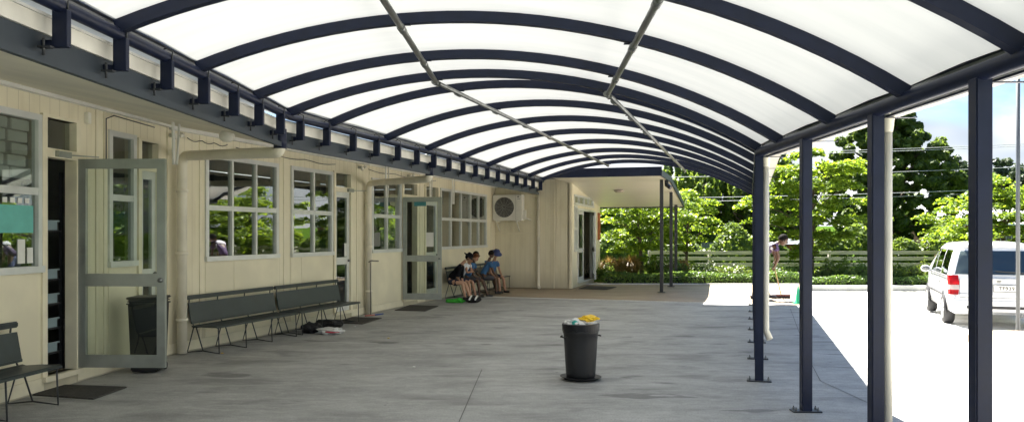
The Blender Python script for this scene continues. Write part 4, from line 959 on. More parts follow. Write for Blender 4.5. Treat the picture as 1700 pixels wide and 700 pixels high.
# trees on the car park side that the windows mirror
gm_ = 'leafy trees round the car park'
for k, (x, y, h, r, m_) in enumerate(((18.5,21.5,5.6,2.5,lm_bright),(23.5,26,7.5,3.2,lm_mid),(24,31,6.0,3.0,lm_bright),(17.5,13,5.0,2.5,lm_bright),(24,18,8.5,3.8,lm_dark),(21,6,6.5,3.0,lm_mid),(30,24,9.0,4.0,lm_dark),(28,9,8.0,3.6,lm_dark),(32,38,10,4.5,lm_dark),(42,30,10,4.5,lm_mid),(38,14,9.5,4.5,lm_dark))):
    tree((x,y,-.2), h, r, .8, 'layer' if m_ == lm_bright else 'egg', m_, 'leafy tree beyond the car park, outside the picture to the right', gm_, 100+k, 80, 90, .17, .14)
# hedge
def hedge(name, x0, x1, y, w, h, z, mat, label, cat, seed, dens=900, ls=.05):
    g = np.random.default_rng(seed); n = int((x1-x0)*dens); x = g.uniform(x0, x1, n); a = g.uniform(0, math.pi, n); k = .78+.3*np.sin(x*2.3+seed)*.3+.12*g.random(n)
    C = np.stack([x, y+np.cos(a)*w/2*k, z+np.abs(np.sin(a))**.6*h*k*1.1], 1); Nn = np.stack([0*x, np.cos(a), np.sin(a)+.1], 1)
    V = leaves(C, Nn, ls, .6, seed=seed); bm = NB(); root = empty(name, T((x0+x1)/2, y, z), label, cat); V = V-np.array([(x0+x1)/2, y, z])
    mesh_quads('foliage', V, mat, root); L = (x1-x0)/2; bm = bbox(-L+.05, L-.05, -w*.3, w*.3, 0, h*.62, .04); obj('stems', bm, M('hedge_twigs', (.03,.035,.015), .9) if 'hedge_twigs' not in bpy.data.materials else bpy.data.materials['hedge_twigs'], root); return root
hedge('hedge', 2.9, 9.1, 25.75, .7, .40, -.06, lm_hedge, 'low clipped green hedge along the path behind the porch posts', 'hedge', 1)
hedge('hedge', 9.3, 24, 25.8, .7, .42, -.2, lm_hedge, 'low clipped green hedge along the car park kerb behind the car', 'hedge', 2)
g = np.random.default_rng(501); n = 30000; x = g.uniform(2, 34, n); a = g.uniform(0, math.pi, n); kk = .8+.25*np.sin(x*1.3)+.2*np.sin(x*3.1+1)+.12*g.random(n)
V = leaves(np.stack([x, 38.5+np.cos(a)*1.1*kk, -.2+np.sin(a)**.7*1.75*kk], 1), np.stack([0*x, np.cos(a), np.sin(a)+.1], 1), .15, .7, seed=55)
tag(mesh_quads('shade_foliage', V, lm_dark), 'dark leaf mass added to stand for the shade beneath the big trees beyond the timber fence', 'shade_foliage', kind='stuff')  # added leaf mass, a dark backdrop in place of tree shade
def bush(px, y, w, h, mat, label, seed, name='shrub', cat='shrub', group='shrubs behind the low hedge', z=-.08, ls=.06, n=1500):
    g = np.random.default_rng(seed); root = empty(name, T(colx(px, y), y, z), label, cat, group)
    d = g.normal(0,1,(n,3)); d[:,2] = np.abs(d[:,2]); d /= np.linalg.norm(d,axis=1)[:,None]; r = g.random(n)**.4
    k = 1+.25*np.sin(d[:,0]*5+seed)+.2*np.sin(d[:,1]*7+seed*3+d[:,2]*6)
    C = d*r[:,None]*k[:,None]*np.array([w,w*.8,h]); mesh_quads('foliage', leaves(C, d, ls, .6, seed=seed), mat, root)
    bm = NB()
    for q in range(7): a = 2*math.pi*q/7; tube(bm, [(0,0,0),(w*.4*math.cos(a),w*.4*math.sin(a),h*.7)], .015, 5)
    obj('stems', bm, bark, root)
def tuft(px, y, w, h, mat, label, seed, n=900, name='ornamental_grass'):
    g = np.random.default_rng(seed); root = empty(name, T(colx(px, y), y, -.08), label, 'ornamental grass', 'clumps of ornamental grass behind the hedge'); a = g.uniform(0, 2*math.pi, n); t = g.uniform(.2, 1, n)
    V = []
    for i in range(n):
        d = np.array([math.cos(a[i]), math.sin(a[i]), 0]); s = np.array([-d[1], d[0], 0])*.008; p0 = d*.08*g.random(); hh_ = h*(.6+.4*g.random()); p1 = d*w*t[i]*.5+np.array([0,0,hh_*.75]); p2 = d*w*t[i]+np.array([0,0,hh_*(1-.5*t[i]**2)])
        V += [p0-s, p0+s, p1+s, p1-s, p1-s, p1+s, p2+s*.4, p2-s*.4]
    mesh_quads('blades', np.array(V), mat, root)
for k, (px, w, h, mt) in enumerate(((1012,.55,.95,lm_dry),(1030,.5,.9,lm_dry),(1050,.6,1.0,lm_dry),(1085,.6,.8,lm_bush),(1130,.6,.85,lm_dry))):
    tuft(px, 27.6+.3*(k%2), w, h, mt, 'feathery straw coloured grass clump behind the hedge, %s' % ['nearest the porch wall','second from the porch wall','third from the porch wall, tallest','greener one between the porch posts','right of the porch posts'][k], k+5)
bsx = [(1000,.5,.7,'leftmost, beside the porch wall'),(1100,.6,.85,'between the porch posts'),(1118,.7,.8,'right of the porch posts'),(1155,.7,.55,'pale, below the left end of the timber fence'),(1185,.6,.6,'below the fence, left of the post column'),(1215,.55,.5,'low, left of the far post column'),
       (1300,.5,.62,'behind the man sweeping'),(1325,.5,.6,'above the green cone'),(1372,.5,.68,'dark, right of the third post'),(1405,.55,.7,'yellowish, left of the thick post and pipe'),(1430,.5,.65,'hidden beside the thick post'),(1490,.6,.62,'right of the cream pipe'),(1520,.65,.68,'just left of the car mirror'),(1550,.6,.6,'behind the car mirror')]
for k, (px, w, h, t) in enumerate(bsx): bush(px, 27.0+.25*(k%3), w, h, [lm_bush,lm_mid,lm_hedge,lm_dark][k%4], 'round green shrub behind the low hedge, %s' % t, 200+k)
fl = M('white_flower', (.75,.75,.7), .8)
for k, (px, y) in enumerate(((1180,26.7),(1230,27.3))):
    g = np.random.default_rng(k); n = 60; d = g.normal(0,1,(n,3)); d[:,2] = abs(d[:,2]); C = d/np.linalg.norm(d,axis=1)[:,None]*np.array([.5,.4,.62])*(.8+.3*g.random((n,1)))
    root = empty('flowering_shrub', T(colx(px,y), y, -.05), ['white flowering shrub behind the hedge, further left','white flowering shrub by the far post column'][k], 'shrub', 'white flowering shrubs'); mesh_quads('blossom', leaves(C, d, .04, .5, elong=1, seed=k), fl, root)
    g2 = np.random.default_rng(k+9); d = g2.normal(0,1,(900,3)); d[:,2] = abs(d[:,2]); C = d/np.linalg.norm(d,axis=1)[:,None]*np.array([.48,.38,.58])*(g2.random((900,1))**.4); mesh_quads('foliage', leaves(C, d, .05, .5, seed=k), lm_bush, root)
# lawn tufts as ground cover
g = np.random.default_rng(77); n = 26000; x = g.uniform(2,22,n); y = g.uniform(26.2,34,n); C = np.stack([x,y,-.02+.05*g.random(n)],1)
tag(mesh_quads('ground_cover', leaves(C, np.tile([[0,-.8,.4]],(n,1)), .10, .5, seed=4), lm_mid), 'low leafy ground cover between hedge and fence', 'ground cover', kind='stuff')
# timber fence
fm = M('weathered_timber', (.56,.54,.47), .85, var=.2, scale=5, stretch=(.5,3,3), bump=.3)
fx0, fx1, fy = 5.5, 34.0, 32.5
fc = empty('timber_fence', T(fx0, fy, -.1), 'long weathered three rail timber fence behind the garden', 'fence')
F_ = W[fc.name]; nb = int((fx1-fx0)/2.4)
for i in range(nb+1):
    x = i*2.4; bm = bbox(x-.05, x+.05, .0, .1, 0, .98+.02*(i%3), .006); obj('post', bm, fm, fc)
for z in (.90, .66, .42):
    for i in range(nb): bm = bbox(i*2.4+.004, (i+1)*2.4-.004, -.035, -.001, z-.065+.01*math.sin(i*3+z), z+.065+.01*math.sin(i*3+z), .004); obj('rail', bm, fm, fc)
# grey paling fence, red shed and white roofed house beyond
pf = M('grey_palings', (.15,.16,.17), .85, var=.3, scale=4, stretch=(8,1,.4))
fz = empty('paling_fence', T(colx(1165,41), 41, -.2), 'grey vertical paling fence in shade beyond the timber fence', 'fence')
for i in range(22): bm = box(NB(), i*.15, i*.15+.14, 0, .02, 0, 1.3+.03*math.sin(i*7)); obj('paling', bm, pf, fz)
bm = NB(); box(bm, 0, 3.3, .02, .07, .4, .48); box(bm, 0, 3.3, .02, .07, 1.1, 1.18); obj('rail', bm, pf, fz)
sh = empty('red_shed', T(colx(1300,39), 39, -.2), 'small brick red shed with a teal door glimpsed behind the sweeping man', 'shed')
rm = M('brick_red_boards', (.26,.07,.035), .8, var=.25, scale=4); bm = box(NB(), 0, 1.5, 0, 1.5, 0, 1.25); obj('wall', bm, rm, sh); bm = NB(); quad(bm,(-.1,-.15,1.24),(1.6,-.15,1.24),(1.6,1.6,1.5),(-.1,1.6,1.5)); quad(bm,(-.1,-.15,1.26),(-.1,1.6,1.52),(1.6,1.6,1.52),(1.6,-.15,1.26)); obj('roof', bm, roofm, sh)
bm = box(NB(), -.8, -.01, .1, .14, 0, 1.15); obj('door', bm, M('teal_boards', (.03,.16,.16), .7), sh)
def house(pos, rz, w, d, h, rh, wallm, roofm_, label):
    r = empty('house', T(*pos, rz), label, 'house'); bm = NB()
    for a, b in (((0,0),(w,0)),((w,0),(w,d)),((w,d),(0,d)),((0,d),(0,0))): quad(bm,(a[0],a[1],0),(b[0],b[1],0),(b[0],b[1],h),(a[0],a[1],h))
    for x in (0,w): bm.faces.new([bm.verts.new(q) for q in ((x,0,h),(x,d,h),(x,d/2,h+rh))])
    obj('wall', bm, wallm, r); bm = NB(); e = .5
    for s in (0,1):
        y0 = -e if s == 0 else d+e; z0 = h-e*rh/(d/2); q = [(-e,y0,z0),(w+e,y0,z0),(w+e,d/2,h+rh),(-e,d/2,h+rh)]; quad(bm,*q); quad(bm,*[(a,b,c+.12) for a,b,c in q])
        quad(bm,q[0],q[1],(q[1][0],q[1][1],q[1][2]+.12),(q[0][0],q[0][1],q[0][2]+.12))
    obj('roof', bm, roofm_, r)
    nw = max(2, int(w/3))
    for i in range(nw):
        x = w*(i+.5)/nw; bm = NB(); box(bm, x-.65,x+.65,-.05,.02,1.0,2.1); f = obj('window', bm, whitep, r); bm = NB()
        for k in range(3): box(bm, x-.6+.41*k, x-.6+.41*k+.37, -.06,-.051,1.06,2.04)
        obj('glass_pane', bm, darkglass, f)
    for i in range(2):
        y = d*(i+.5)/2; bm = NB(); box(bm,-.05,.02,y-.65,y+.65,1.0,2.1); f = obj('window', bm, whitep, r); bm = NB()
        for k in range(3): box(bm,-.06,-.051,y-.6+.41*k,y-.6+.41*k+.37,1.06,2.04)
        obj('glass_pane', bm, darkglass, f)
    return r
darkglass = M('dark_pane', (.03,.035,.04), .1, spec=.8)
house((colx(1560,62), 62, -.2), 0, 14, 7, 2.6, 1.4, M('rust_wall',(.28,.12,.08),.8), M('pale_metal_roof',(.62,.63,.64),.5,var=.05), 'low house with pale metal roof beyond the trees right of the huge tree')
house((14.5, -3.0, -.2), R(78), 12, 6, 2.8, 1.5, M('pale_weatherboard',(.62,.6,.52),.6), M('grey_iron_roof',(.3,.32,.33),.5), 'pale weatherboard house across the car park, outside the picture')
# overhead wires on two poles
wp = M('weathered_pole', (.2,.17,.14), .9)
poles = []
for k, (x, y) in enumerate(((-30,44),(34,43))):
    r = empty('power_pole', T(x,y,-.2), ['timber power pole hidden behind the school building','timber power pole beyond the car park, outside the picture'][k], 'power pole'); bm = NB(); tube(bm,[(0,0,0),(0,0,9.2)],.14,10,rs=[.16,.11]); obj('pole_shaft', bm, wp, r); bm = NB(); box(bm,-.05,.05,-.9,.9,8.1,8.22); box(bm,-.05,.05,-.9,.9,5.6,5.7); obj('cross_arm', bm, wp, r)
wm = M('pale_wire', (.55,.56,.55), .5, .3)
dsc = ['upper wire front strand','upper wire rear strand','lower wire front strand','lower wire rear strand','middle thin wire crossing the huge tree']
for k, (h0, yo) in enumerate(((6.05,-.6),(6.05,.7),(3.75,-.6),(3.6,.7),(4.9,.2))):
    bm = NB(); pts = [(-30+64*t, 44-t+yo, h0-.35-.9*4*t*(1-t)+.9) for t in [i/24 for i in range(25)]]
    tag(obj('power_line', tube(bm, pts, .016, 5), wm), 'pale overhead cable spanning behind the fence: %s' % dsc[k], 'cable', 'overhead cables')

# ------------------------------------------------------------------ people
def skinmesh(chains, sub=2):
    """chains: list of (list of (pos,radius)) ; first point of a chain may be an int index of an existing vertex"""
    vs, rs, es = [], [], []
    for ch in chains:
        prev = None
        for it in ch:
            if isinstance(it, int): prev = it; continue
            vs.append(Vector(it[0])); rs.append(it[1]); k = len(vs)-1
            if prev is not None: es.append((prev, k))
            prev = k
    me = bpy.data.meshes.new('sk'); me.from_pydata(vs, es, []); o = bpy.data.objects.new('sk', me); COL.objects.link(o)
    md = o.modifiers.new('s', 'SKIN'); md.use_smooth_shade = True; md.branch_smoothing = .5
    for i, d in enumerate(me.skin_vertices[0].data): 
        r = rs[i]; d.radius = (r, r) if not isinstance(r, tuple) else r; d.use_root = (i == 0)
    s = o.modifiers.new('u', 'SUBSURF'); s.levels = sub; s.render_levels = sub
    bpy.context.view_layer.update(); m2 = bpy.data.meshes.new_from_object(o.evaluated_get(bpy.context.evaluated_depsgraph_get())); bpy.data.objects.remove(o)
    bm = NB(); bm.from_mesh(m2); bpy.data.meshes.remove(m2); return bm
def merge(a, b):
    me = bpy.data.meshes.new('x'); b.to_mesh(me); b.free(); a.from_mesh(me); bpy.data.meshes.remove(me); return a
SK = {}
def skm(n, c): 
    if n not in SK: SK[n] = M(n, c, .55, var=.08, scale=20)
    return SK[n]
def lerp(a, b, t): return Vector(a)*(1-t)+Vector(b)*t
def person(label, skin, hair, shirt, short, J, k=1.0, group=None, hat=None, hatm=None, sleeve=.55, pant=.85, shoes=None, sock=None, look=(1,0,0), up=(0,0,1), longhair=False):
    """J: joint positions in world space: hip, waist, chest, neck, head, sL,sR,eL,eR,hL,hR, hipL,hipR,kL,kR,aL,aR,tL,tR"""
    J = {a: Vector(b) for a, b in J.items()}; base = Vector((J['hip'].x, J['hip'].y, min(J['tL'].z, J['tR'].z)-.02)); root = empty('person', Matrix.Translation(base), label, 'person', group)
    r = lambda v: v*k
    body = [[(J['hip'], r(.095)), (J['waist'], r(.085)), (J['chest'], r(.10)), (J['neck'], r(.048)), (lerp(J['neck'], J['head'], .55), r(.045))]]
    n0 = 5
    for s in 'LR':
        body.append([2, (J['s'+s], r(.046)), (lerp(J['s'+s], J['e'+s], .5), r(.040)), (J['e'+s], r(.033)), (lerp(J['e'+s], J['h'+s], .35), r(.034)), (lerp(J['e'+s], J['h'+s], .9), r(.021)), (J['h'+s], (r(.032), r(.018)))])
    for s in 'LR':
        body.append([0, (J['hip'+s], r(.078)), (lerp(J['hip'+s], J['k'+s], .5), r(.066)), (J['k'+s], r(.050)), (lerp(J['k'+s], J['a'+s], .35), r(.052)), (J['a'+s], r(.031)), (lerp(J['a'+s], J['t'+s], .5)+Vector((0,0,-.01)), r(.032)), (J['t'+s], r(.022))])
    bm = skinmesh(body)
    for s in 'LR':                                                       # fingers and thumb
        d = (J['h'+s]-J['e'+s]).normalized(); sd = d.cross(Vector(up)); sd = sd.normalized() if sd.length > .1 else Vector((1,0,0)); dn = sd.cross(d)
        if dn.z > 0: dn = -dn
        for i, ln in enumerate((.055,.065,.06,.045)):
            o = J['h'+s]+sd*r(.012)*(i-1.5)*1.3; merge(bm, tube(NB(), [o, o+d*r(ln*.55)+dn*r(.006), o+d*r(ln*.85)+dn*r(.028)], .008, 6, rs=[r(.0085),r(.008),r(.006)]))
        o = J['h'+s]-d*r(.03)+sd*r(.022)*(1 if s == 'L' else -1); merge(bm, tube(NB(), [o, o+(sd*(1 if s=='L' else -1)+d).normalized()*r(.03), o+(sd*(1 if s=='L' else -1)*.5+d).normalized()*r(.055)], .009, 6, rs=[r(.012),r(.0095),r(.007)]))
    lk = Vector(look).normalized(); uh = Vector(up); rt = lk.cross(uh).normalized(); uh = rt.cross(lk).normalized(); hd = J['head']
    HM = Matrix(((rt.x, lk.x, uh.x, 0), (rt.y, lk.y, uh.y, 0), (rt.z, lk.z, uh.z, 0), (0,0,0,1)))
    L = lambda x, y, z: hd+HM.to_3x3() @ Vector((x,y,z))*k
    h_ = NB(); ell(h_, hd, (k*.072, k*.092, k*.108), HM, 20)
    for v in h_.verts:                                                   # jaw narrows, face flattens
        q = HM.to_3x3().inverted() @ (v.co-hd)/k
        if q.z < -.01: f = 1-.32*min(1, (-q.z-.01)/.10); q.x *= f; q.y = q.y*(1-.10*min(1,-q.z/.1))+.008*min(1,-q.z/.1)
        if q.y > .07: q.y = .07+(q.y-.07)*.6
        v.co = hd+HM.to_3x3() @ q*k
    merge(bm, h_); merge(bm, ell(NB(), L(0,.09,-.012), (k*.011,k*.018,k*.024), HM, 8)); merge(bm, ell(NB(), L(0,.083,-.052), (k*.026,k*.010,k*.009), HM, 8))
    for s in (-1,1): merge(bm, ell(NB(), L(s*.074,.0,-.01), (k*.010,k*.02,k*.03), HM, 8))
    bm.verts.ensure_lookup_table(); off = -base
    def fin(b): bmesh.ops.translate(b, verts=b.verts, vec=off); return b
    obj('body', fin(bm), skin, root, smooth=True)
    bm = NB()
    for s in (-1,1): ell(bm, L(s*.030,.080,.012), (k*.012,k*.006,k*.007), HM, 8); ell(bm, L(s*.030,.080,.030), (k*.018,k*.006,k*.004), HM, 8)
    obj('eyes', fin(bm), skm('eye_dark', (.02,.015,.012)), root)
    # hair: cap over skull
    bm = NB(); ell(bm, L(0,-.014,.022), (k*.083,k*.098,k*.104), HM, 22, noise=.035, sd=3)
    inv = HM.to_3x3().inverted(); dl = [v for v in bm.verts if ((inv@(v.co-hd))/k).y > .050 and ((inv@(v.co-hd))/k).z < .062 or ((inv@(v.co-hd))/k).z < (-.07 if longhair else -.035)]
    bmesh.ops.delete(bm, geom=dl, context='VERTS'); obj('hair', fin(bm), hair, root, smooth=True)
    # shirt
    g_ = r(.014); sh = [[(J['hip']+(J['waist']-J['hip'])*.1, r(.112)), (J['waist'], r(.106)), (J['chest'], r(.118)), (lerp(J['chest'],J['neck'],.75), r(.066))]]
    for s in 'LR': sh.append([2, (J['s'+s], r(.066)), (lerp(J['s'+s], J['e'+s], sleeve), r(.054))]+([(J['e'+s], r(.05)), (lerp(J['e'+s],J['h'+s],.85), r(.036))] if sleeve >= .9 else []))
    obj('shirt', fin(skinmesh(sh)), shirt, root, smooth=True)
    so = [[(J['hip']+Vector((0,0,.01)), r(.112)), (J['waist']*.35+J['hip']*.65, r(.108))]]
    for s in 'LR': so.append([0, (J['hip'+s], r(.094)), (lerp(J['hip'+s], J['k'+s], .5), r(.084)), (lerp(J['hip'+s], J['k'+s], pant), r(.076))])
    obj('shorts', fin(skinmesh(so)), short, root, smooth=True)
    if shoes:
        for s in 'LR':
            bm = skinmesh([[(J['a'+s]+Vector((0,0,-.015)), r(.040)), (lerp(J['a'+s], J['t'+s], .4)+Vector((0,0,-.012)), r(.042)), (J['t'+s]+Vector((0,0,.002)), r(.036))], [0, (J['a'+s]-(J['t'+s]-J['a'+s]).normalized()*r(.03)+Vector((0,0,-.025)), r(.036))]]); obj('shoe', fin(bm), shoes, root, smooth=True)
    if hat:
        brim = .185 if hat == 'wide' else .125; bm = NB(); HT = Matrix.Translation(L(0,-.005,.045)) @ HM @ Matrix.Scale(k, 4) @ Matrix.Rotation(R(-6),4,'X')
        lathe(bm, [(brim,-.022),(brim*.98,-.016),(.098,.004),(.095,.055),(.085,.085),(.05,.098),(0,.10)], 26, HT); obj('hat', fin(bm), hatm, root, smooth=True)
    return root, J
def seated(s, out, yaw, seat=.37, k=.82, lean=.25, hands=((.30,.12,.52),(.30,-.12,.52)), feet=((.45,.10),(.45,-.10)), side=0, kneeh=.41, headf=.0):
    """kid on the bench: local x forward (away from wall, rotated by yaw), y to the child's left"""
    o = fw(s, out, 0); f = FFr.to_3x3() @ Vector((math.sin(yaw), -math.cos(yaw), 0)); l = Vector((-f.y, f.x, 0))
    P = lambda x, y, z: o+f*x+l*y+Vector((0,0,z))
    sh = seat+.42*k/.82; cx = lean*.42
    J = dict(hip=P(0,0,seat+.09), waist=P(cx*.35,side*.3,seat+.23), chest=P(cx*.8,side*.7,seat+.38), neck=P(cx*1.05,side,seat+.50), head=P(cx*1.25+.03+headf,side*1.1,seat+.655-headf*.5))
    J['sL'] = P(cx*.95,side+.125,seat+.445); J['sR'] = P(cx*.95,side-.125,seat+.445)
    for n_, h_, sg in (('L',hands[0],1),('R',hands[1],-1)):
        J['h'+n_] = P(*h_); J['e'+n_] = (J['s'+n_]+J['h'+n_])/2+l*sg*.06+Vector((0,0,-.10))-f*.03
    for n_, ft, sg in (('L',feet[0],1),('R',feet[1],-1)):
        J['hip'+n_] = P(.04, sg*.075, seat+.075); J['k'+n_] = P(.36+ (ft[0]-.45)*.4, (ft[1]+sg*.075)/2+sg*.01, kneeh); J['a'+n_] = P(ft[0], ft[1], .065); J['t'+n_] = P(ft[0]+.13, ft[1]+sg*.02, .035)
    return J, f, l
light = skm('fair_skin', (.52,.30,.20)); tan = skm('tan_skin', (.40,.22,.14)); brown = skm('brown_skin', (.10,.050,.03)); brown2 = skm('mid_brown_skin', (.10,.05,.03))
blackhair = M('black_hair', (.010,.008,.007), .75, spec=.1, bump=.6, bscale=120); ginger = M('brown_hair', (.12,.045,.018), .75, spec=.15, bump=.6, bscale=120)
blue = M('royal_blue_polo', (.035,.115,.26), .85, var=.15, scale=14); whit = M('white_tee', (.66,.68,.72), .85, var=.1, scale=14); blackc = M('black_jacket', (.010,.010,.013), .9, var=.3, scale=14, spec=.15); dnavy = M('dark_navy_cloth', (.02,.025,.05), .85, var=.2)
navyhat = M('navy_hat_cloth', (.035,.05,.14), .85); blk_shoe = M('black_sandal', (.02,.018,.018), .6); greysh = M('grey_shorts', (.05,.05,.06), .85)
gk = 'children sitting on the benches'
J, f, l = seated(9.00, .40, R(10), lean=.75, hands=((.30,.20,.44),(.26,-.10,.50)), feet=((.50,.02),(.42,-.16)), headf=.05)
person('child in black jacket and wide black hat leaning forward, bare legs, nearest of those seated', light, blackhair, blackc, dnavy, J, .84, gk, 'wide', blackc, 1.0, .45, blk_shoe, look=(f+Vector((0,0,-.7))), longhair=True)
J, f, l = seated(9.62, .38, R(-4), lean=.7, hands=((.42,.05,.66),(.44,-.08,.66)), feet=((.44,.10),(.40,-.10)), headf=.08)
person('child in white shirt with brown hair bent over something held in both hands', tan, ginger, whit, dnavy, J, .84, gk, None, None, .5, .85, blk_shoe, look=(f+Vector((0,0,-.75))))
bm = NB(); c = (J['hL']+J['hR'])/2+f*.06; M_ = Matrix.Translation(c); bmx = bbox(-.05,.05,-.008,.008,-.03,.03,.006); tag(obj('handheld_game', bmx, blk_shoe, None, M_), 'small black gadget held by the child in the white shirt', 'gadget')
J, f, l = seated(10.18, .42, R(6), lean=.42, hands=((.34,.12,.50),(.32,-.10,.48)), feet=((.52,.06),(.36,-.14)))
person('child in blue polo with short black hair sitting in the middle, looking out', brown, blackhair, blue, greysh, J, .84, gk, None, None, .5, .9, blk_shoe, look=(f*1.0+Vector((.3,.2,-.05))))
J, f, l = seated(11.08, .52, R(40), lean=.45, hands=((.30,.14,.46),(.42,-.05,.46)), feet=((.44,.08),(.36,-.12)))
person('child in blue polo turned away towards the friend in the navy hat', brown, blackhair, blue, greysh, J, .86, gk, None, None, .5, .95, blk_shoe, look=(f+FFr.to_3x3().col[0]*.9+Vector((0,0,-.15))))
J, f, l = seated(11.72, .55, R(-22), lean=.30, hands=((.30,.10,.46),(.26,-.14,.45)), feet=((.42,.10),(.40,-.10)))
person('child in blue polo wearing a navy brimmed hat, furthest of those seated', tan, blackhair, blue, dnavy, J, .86, gk, 'wide', navyhat, .5, .9, blk_shoe, look=(f+Vector((-.25,-.1,-.45))))
# man sweeping: bent forward to the right, broom in both hands
mp = gp(1268, 496.5); mx, my = mp.x, mp.y
def Q(x, y, z): return Vector((mx+x, my+y, z))
J = dict(hip=Q(-.10,.02,.90), waist=Q(-.02,.02,1.05), chest=Q(.14,.01,1.22), neck=Q(.30,0,1.31), head=Q(.46,-.01,1.40), sL=Q(.22,.19,1.27), sR=Q(.22,-.18,1.27),
         eL=Q(.33,.17,1.02), eR=Q(.30,-.16,1.00), hL=Q(.30,.06,.98-.12), hR=Q(.22,-.05,.80-.06), hipL=Q(-.08,.12,.86), hipR=Q(-.08,-.08,.86), kL=Q(.06,.14,.48), kR=Q(-.16,-.12,.48), aL=Q(.16,.14,.08), aR=Q(-.30,-.12,.08), tL=Q(.36,.12,.045), tR=Q(-.10,-.14,.045))
person('man in purple top with white shoulders sweeping the sunlit path with a broom, bent forward', brown2, blackhair, M('purple_top', (.07,.04,.11), .85), M('purple_navy_shorts', (.05,.06,.16), .85), J, 1.16, None, None, None, .5, .95, M('black_boot', (.02,.018,.03), .6), look=(1,-.25,-.55))
pr_ = [c for c in COL.objects if c.name.startswith('person')][-1]; root = [o for o in COL.objects if o.get('label','').startswith('man in purple')][0]
bm = skinmesh([[(lerp(J['waist'],J['chest'],.45)+Vector((0,0,.05)), .13), (J['chest']+Vector((0,0,.035)), .145), (lerp(J['chest'],J['neck'],.8)+Vector((0,0,.01)), .085)], [1, (J['sL']+Vector((0,0,.015)), .085)], [1, (J['sR']+Vector((0,0,.015)), .085)]]); bmesh.ops.translate(bm, verts=bm.verts, vec=-W[root.name].translation); obj('sun_cape', bm, M('white_cape_cloth', (.62,.60,.66), .85), root, smooth=True)
bh = gp(1297, 494.5); br = empty('broom', Matrix.Translation((bh.x, bh.y, 0)), 'wide broom with wooden handle held by the sweeping man', 'broom'); o0 = Vector((bh.x, bh.y, 0))
bm = NB(); tube(bm, [Vector((0,0,.07)), J['hR']-o0+Vector((.02,0,.0)), J['hL']-o0+(J['hL']-o0-Vector((0,0,.07))).normalized()*.0, Vector((J['hL']-o0))*1.22+Vector((0,0,.0))], .013, 8); obj('handle', bm, M('broom_wood', (.38,.26,.13), .6), br)
bm = bbox(-.24,.22,-.03,.03,.045,.09,.01); obj('broom_head', bm, M('maroon_broom', (.12,.03,.03), .6), br); bm = NB()
for i in range(60):
    x = -.23+.44*i/59; bar(bm,(x,0,.05),(x+random.uniform(-.01,.01),random.uniform(-.03,.03),.003),.012,.05)
obj('bristles', bm, M('dark_bristle', (.04,.03,.03), .9), br)
for k in range(7):
    p = gp(1270+8*k+random.uniform(-3,3), 499+random.uniform(-1.5,2)); bm = NB(); ell(bm,(0,0,.004),(.03,.015,.005),seg=6,noise=.3,sd=k)
    if k == 0: lit = tag(obj('swept_debris', bm, soil, None, T(p.x,p.y,-.008)), 'scraps of dry leaf swept up in front of the broom', 'debris', 'swept up leaf scraps')
    else: bm.free(); o = lit.copy(); COL.objects.link(o); o.matrix_basis = T(p.x,p.y,-.008,k)

# ------------------------------------------------------------------ light, sky, camera
SUN = Vector((-.43, 1.53, 2.45)).normalized(); el = math.asin(SUN.z); az = math.atan2(SUN.x, SUN.y)
sl = bpy.data.lights.new('sun', 'SUN'); sl.energy = SUN_E; sl.angle = R(.5); sl.color = (1, .955, .88); so_ = bpy.data.objects.new('sun', sl); COL.objects.link(so_); so_.matrix_basis = SUN.to_track_quat('Z', 'Y').to_matrix().to_4x4(); so_.location = (0,0,30)
w = bpy.data.worlds.new('World'); SC.world = w; w.use_nodes = True; nt = w.node_tree; N = nt.nodes; L = nt.links
sky = N.new('ShaderNodeTexSky'); sky.sky_type = 'NISHITA'; sky.sun_disc = False; sky.sun_elevation = el; sky.sun_rotation = az; sky.air_density = 1.0; sky.dust_density = 1.0; sky.ozone_density = 1.2
bg = N['Background']; bg.inputs[1].default_value = SKY_S
tc = N.new('ShaderNodeTexCoord'); sp = N.new('ShaderNodeSeparateXYZ'); L.new(tc.outputs['Generated'], sp.inputs[0])
mp_ = N.new('ShaderNodeMapping'); mp_.inputs['Scale'].default_value = (1,1,2.6); L.new(tc.outputs['Generated'], mp_.inputs[0])
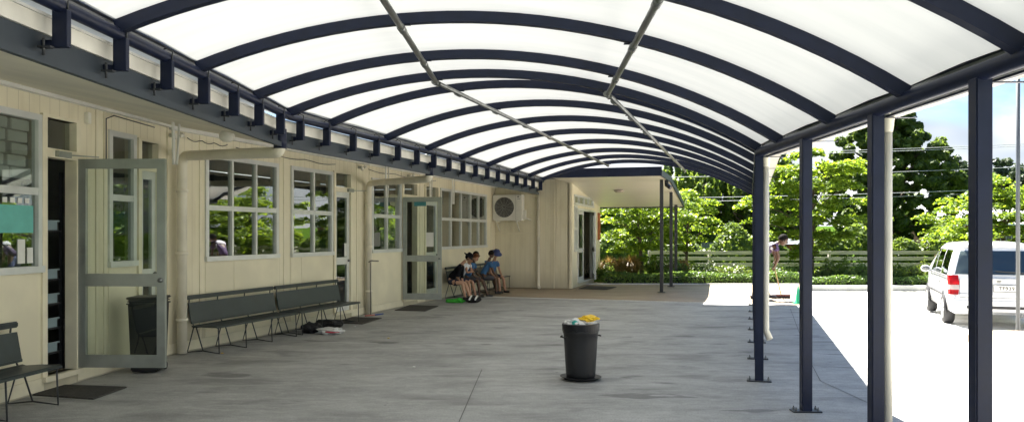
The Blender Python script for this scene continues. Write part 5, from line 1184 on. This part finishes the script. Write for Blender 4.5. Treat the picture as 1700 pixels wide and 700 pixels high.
cn_ = N.new('ShaderNodeTexNoise'); cn_.inputs['Scale'].default_value = 3.2; cn_.inputs['Detail'].default_value = 9; cn_.inputs['Roughness'].default_value = .55; cn_.inputs['Distortion'].default_value = .3; L.new(mp_.outputs[0], cn_.inputs['Vector'])
hz = N.new('ShaderNodeMapRange'); hz.inputs['From Min'].default_value = .19; hz.inputs['From Max'].default_value = .09; hz.inputs['To Min'].default_value = -.05; hz.inputs['To Max'].default_value = .22; L.new(sp.outputs[2], hz.inputs[0])
ad = N.new('ShaderNodeMath'); ad.operation = 'ADD'; L.new(cn_.outputs['Fac'], ad.inputs[0]); L.new(hz.outputs[0], ad.inputs[1])
cr = ramp(N, [(.50,(0,0,0)),(.64,(1,1,1))]); L.new(ad.outputs[0], cr.inputs[0])
sh_ = N.new('ShaderNodeTexNoise'); sh_.inputs['Scale'].default_value = 5; L.new(mp_.outputs[0], sh_.inputs['Vector']); cc = ramp(N, [(.38,(2.1,2.4,2.8)),(.6,(4.6,4.6,4.6))]); L.new(sh_.outputs['Fac'], cc.inputs[0])
mx = N.new('ShaderNodeMix'); mx.data_type = 'RGBA'; L.new(cr.outputs[0], mx.inputs['Factor']); tn = N.new('ShaderNodeMix'); tn.data_type = 'RGBA'; tn.blend_type = 'MULTIPLY'; tn.inputs['Factor'].default_value = 1; tn.inputs['B'].default_value = (.42,.52,.62,1); L.new(sky.outputs[0], tn.inputs['A']); L.new(tn.outputs['Result'], mx.inputs['A']); L.new(cc.outputs[0], mx.inputs['B']); L.new(mx.outputs['Result'], bg.inputs[0])
cam = bpy.data.cameras.new('camera'); co = bpy.data.objects.new('camera', cam); COL.objects.link(co); co.location = (0,0,H); co.rotation_euler = (R(90),0,0)
cam.sensor_width = 36; cam.lens = 36*FO/1700; cam.shift_y = (CY-350)/1700; cam.clip_end = 3000; cam.clip_start = .05; SC.camera = co
SC.render.resolution_x = 1024; SC.render.resolution_y = 421
v = SC.view_settings; v.view_transform = 'Standard'; v.look = 'None'; v.gamma = 1; v.use_curve_mapping = False; v.exposure = EXPO
